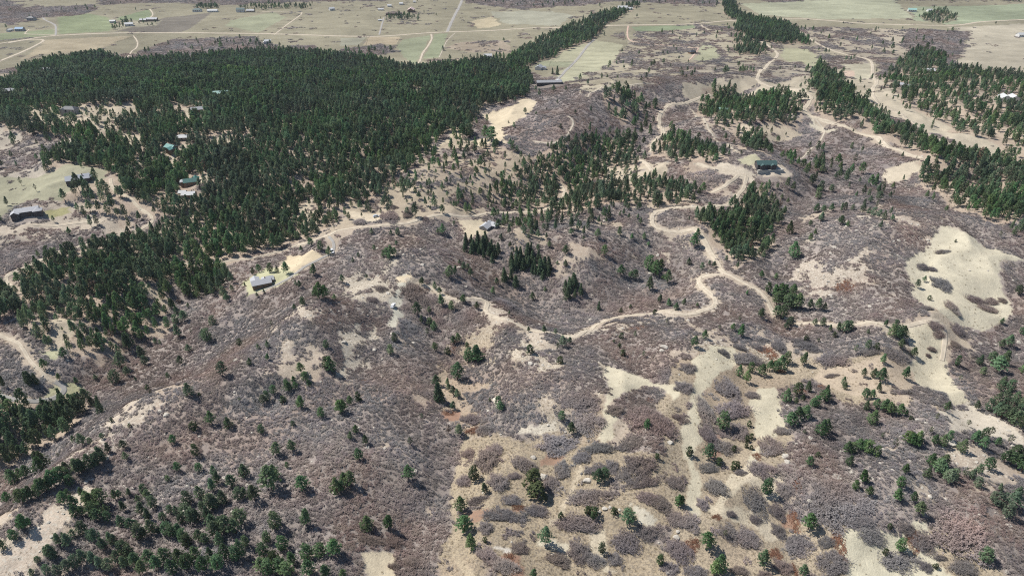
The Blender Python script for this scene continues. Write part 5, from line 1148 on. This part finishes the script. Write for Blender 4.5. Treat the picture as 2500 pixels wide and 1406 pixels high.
bit = []
for t, s in BOULD.items():
    for tok in s.split():
        u, v, ru, rv = map(float, tok.split(','))
        if ru < 5: continue
        px, py = tp(t, u, v); c = at(px, py)[0]; mpp = project(*c)[2]/FPX/2.976
        o = bpy.data.objects.new('boulder', ROCKS[k % 5]); link(o); k += 1
        o.scale = (max(.7, ru*mpp*1.2), max(.7, ru*mpp*.9), max(.5, rv*mpp*1.15)); o.location = (c[0], c[1], float(hz(c[0], c[1]))+o.scale[2]*.22)
        o.rotation_euler = (rt.uniform(-.1, .1), rt.uniform(-.1, .1), rt.uniform(-.5, .5)); o['category'] = 'boulder'
        bit.append((px, py, o, 'large pale' if ru > 22 else 'pale'))
label_all(bit, 'boulder', 'sandstone boulders on the slopes', None)

# ------------------------------------------------------------------ uncountable brush, tussocks and stones
def slope_rot(x, y, a):
    gx_ = (hz(x+2, y)-hz(x-2, y))/4; gy_ = (hz(x, y+2)-hz(x, y-2))/4; ca, sa = np.cos(a), np.sin(a)
    gu = gx_*ca+gy_*sa; gv = -gx_*sa+gy_*ca       # slope seen in the turned frame: tilt first, then turn about the vertical
    return np.column_stack([np.arctan(gv), -np.arctan(gu), a])
BP, BR, BS, BI = [], [], [], []
for s, y0, y1, r0, r1 in ((2.3, 110, 330, 1.25, 2.3), (2.9, 330, 520, 1.5, 2.7), (4.0, 520, 900, 2.0, 3.7), (6.0, 900, 2300, 3.0, 5.5)):
    gx, gy = jitter_grid(s, y0, y1, 1500)
    den = near_val(SCR, gx, gy); pa = patch(gx, gy)
    m = (den*1.06 > pa) & (rng.random(len(gx)) < .93) & (den > .015) | (rng.random(len(gx)) < np.where(den > .01, den*.10, 0))
    gx, gy = gx[m], gy[m]; ok = free(gx, gy); gx, gy = gx[ok], gy[ok]; n = len(gx)
    rr = 1.3*rng.uniform(r0, r1, n)*np.clip(.72+.5*fbm(gx, gy, 18, 2, 60), .6, 1.2); hh = rng.uniform(1.0, 1.75, n)*(.8+.45*fbm(gx, gy, 40, 2, 61))
    BP.append(np.column_stack([gx, gy, hz(gx, gy)])); BR.append(slope_rot(gx, gy, rng.uniform(0, 6.28, n)))
    BS.append(np.column_stack([rr, rr*rng.uniform(.75, 1.2, n), hh])); BI.append(rng.integers(0, 5, n))
BP, BR, BS = map(np.concatenate, (BP, BR, BS)); BI = np.concatenate(BI)
scatter('oak_brush', SCRUB, BP, BR, BS, BI, 'grey purple leafless oak brush covering the slopes', 'brush')
print('brush', len(BP))
gx, gy = jitter_grid(1.9, 120, 400, 500)
tf = near_val(TUF, gx, gy); m = rng.random(len(gx)) < tf*np.clip(2.4*fbm(gx, gy, 9, 2, 70)-.5, 0, 1.3); gx, gy = gx[m], gy[m]; n = len(gx)
rr = rng.uniform(.3, .75, n)
scatter('dry_grass_tussocks', TUSS, np.column_stack([gx, gy, hz(gx, gy)]), np.column_stack([np.zeros(n), np.zeros(n), rng.uniform(0, 6.28, n)]),
        np.column_stack([rr, rr, rr*.8]), rng.integers(0, 3, n), 'dry brown grass tussocks on open soil', 'grass')
print('tussocks', n)
gx, gy = jitter_grid(2.6, 120, 560, 600)
st = near_val(STO, gx, gy); m = rng.random(len(gx)) < st*.42*np.clip(2.6*fbm(gx, gy, 14, 2, 80)-.8, 0, 1.4); gx, gy = gx[m], gy[m]; n = len(gx)
rr = rng.uniform(.25, .8, n)*np.where(rng.random(n) < .12, 1.8, 1)
scatter('loose_stones', ROCKS, np.column_stack([gx, gy, hz(gx, gy)+rr*.1]), np.column_stack([np.zeros(n), np.zeros(n), rng.uniform(0, 6.28, n)]),
        np.column_stack([rr*1.3, rr, rr*.6]), rng.integers(0, 5, n), 'pale loose stones strewn over the stony crests', 'stones')
print('stones', n)

# ------------------------------------------------------------------ air
hm = bpy.data.materials.new('haze_air'); hm.use_nodes = True; n = hm.node_tree.nodes; n.remove(n['Principled BSDF'])
pv = n.new('ShaderNodeVolumePrincipled'); pv.inputs['Density'].default_value = 0.000045; pv.inputs['Color'].default_value = (.80, .90, 1, 1); pv.inputs['Anisotropy'].default_value = .2
hm.node_tree.links.new(pv.outputs[0], n['Material Output'].inputs['Volume'])
m = MB(); m.box(-13500, 13500, -700, 18500, float(HH.min())-2, max(CAM_H, float(HH.max()))+25)
tag(obj('haze', m.mesh('haze', hm)), 'thin pale air over the whole valley', 'haze', kind='stuff')
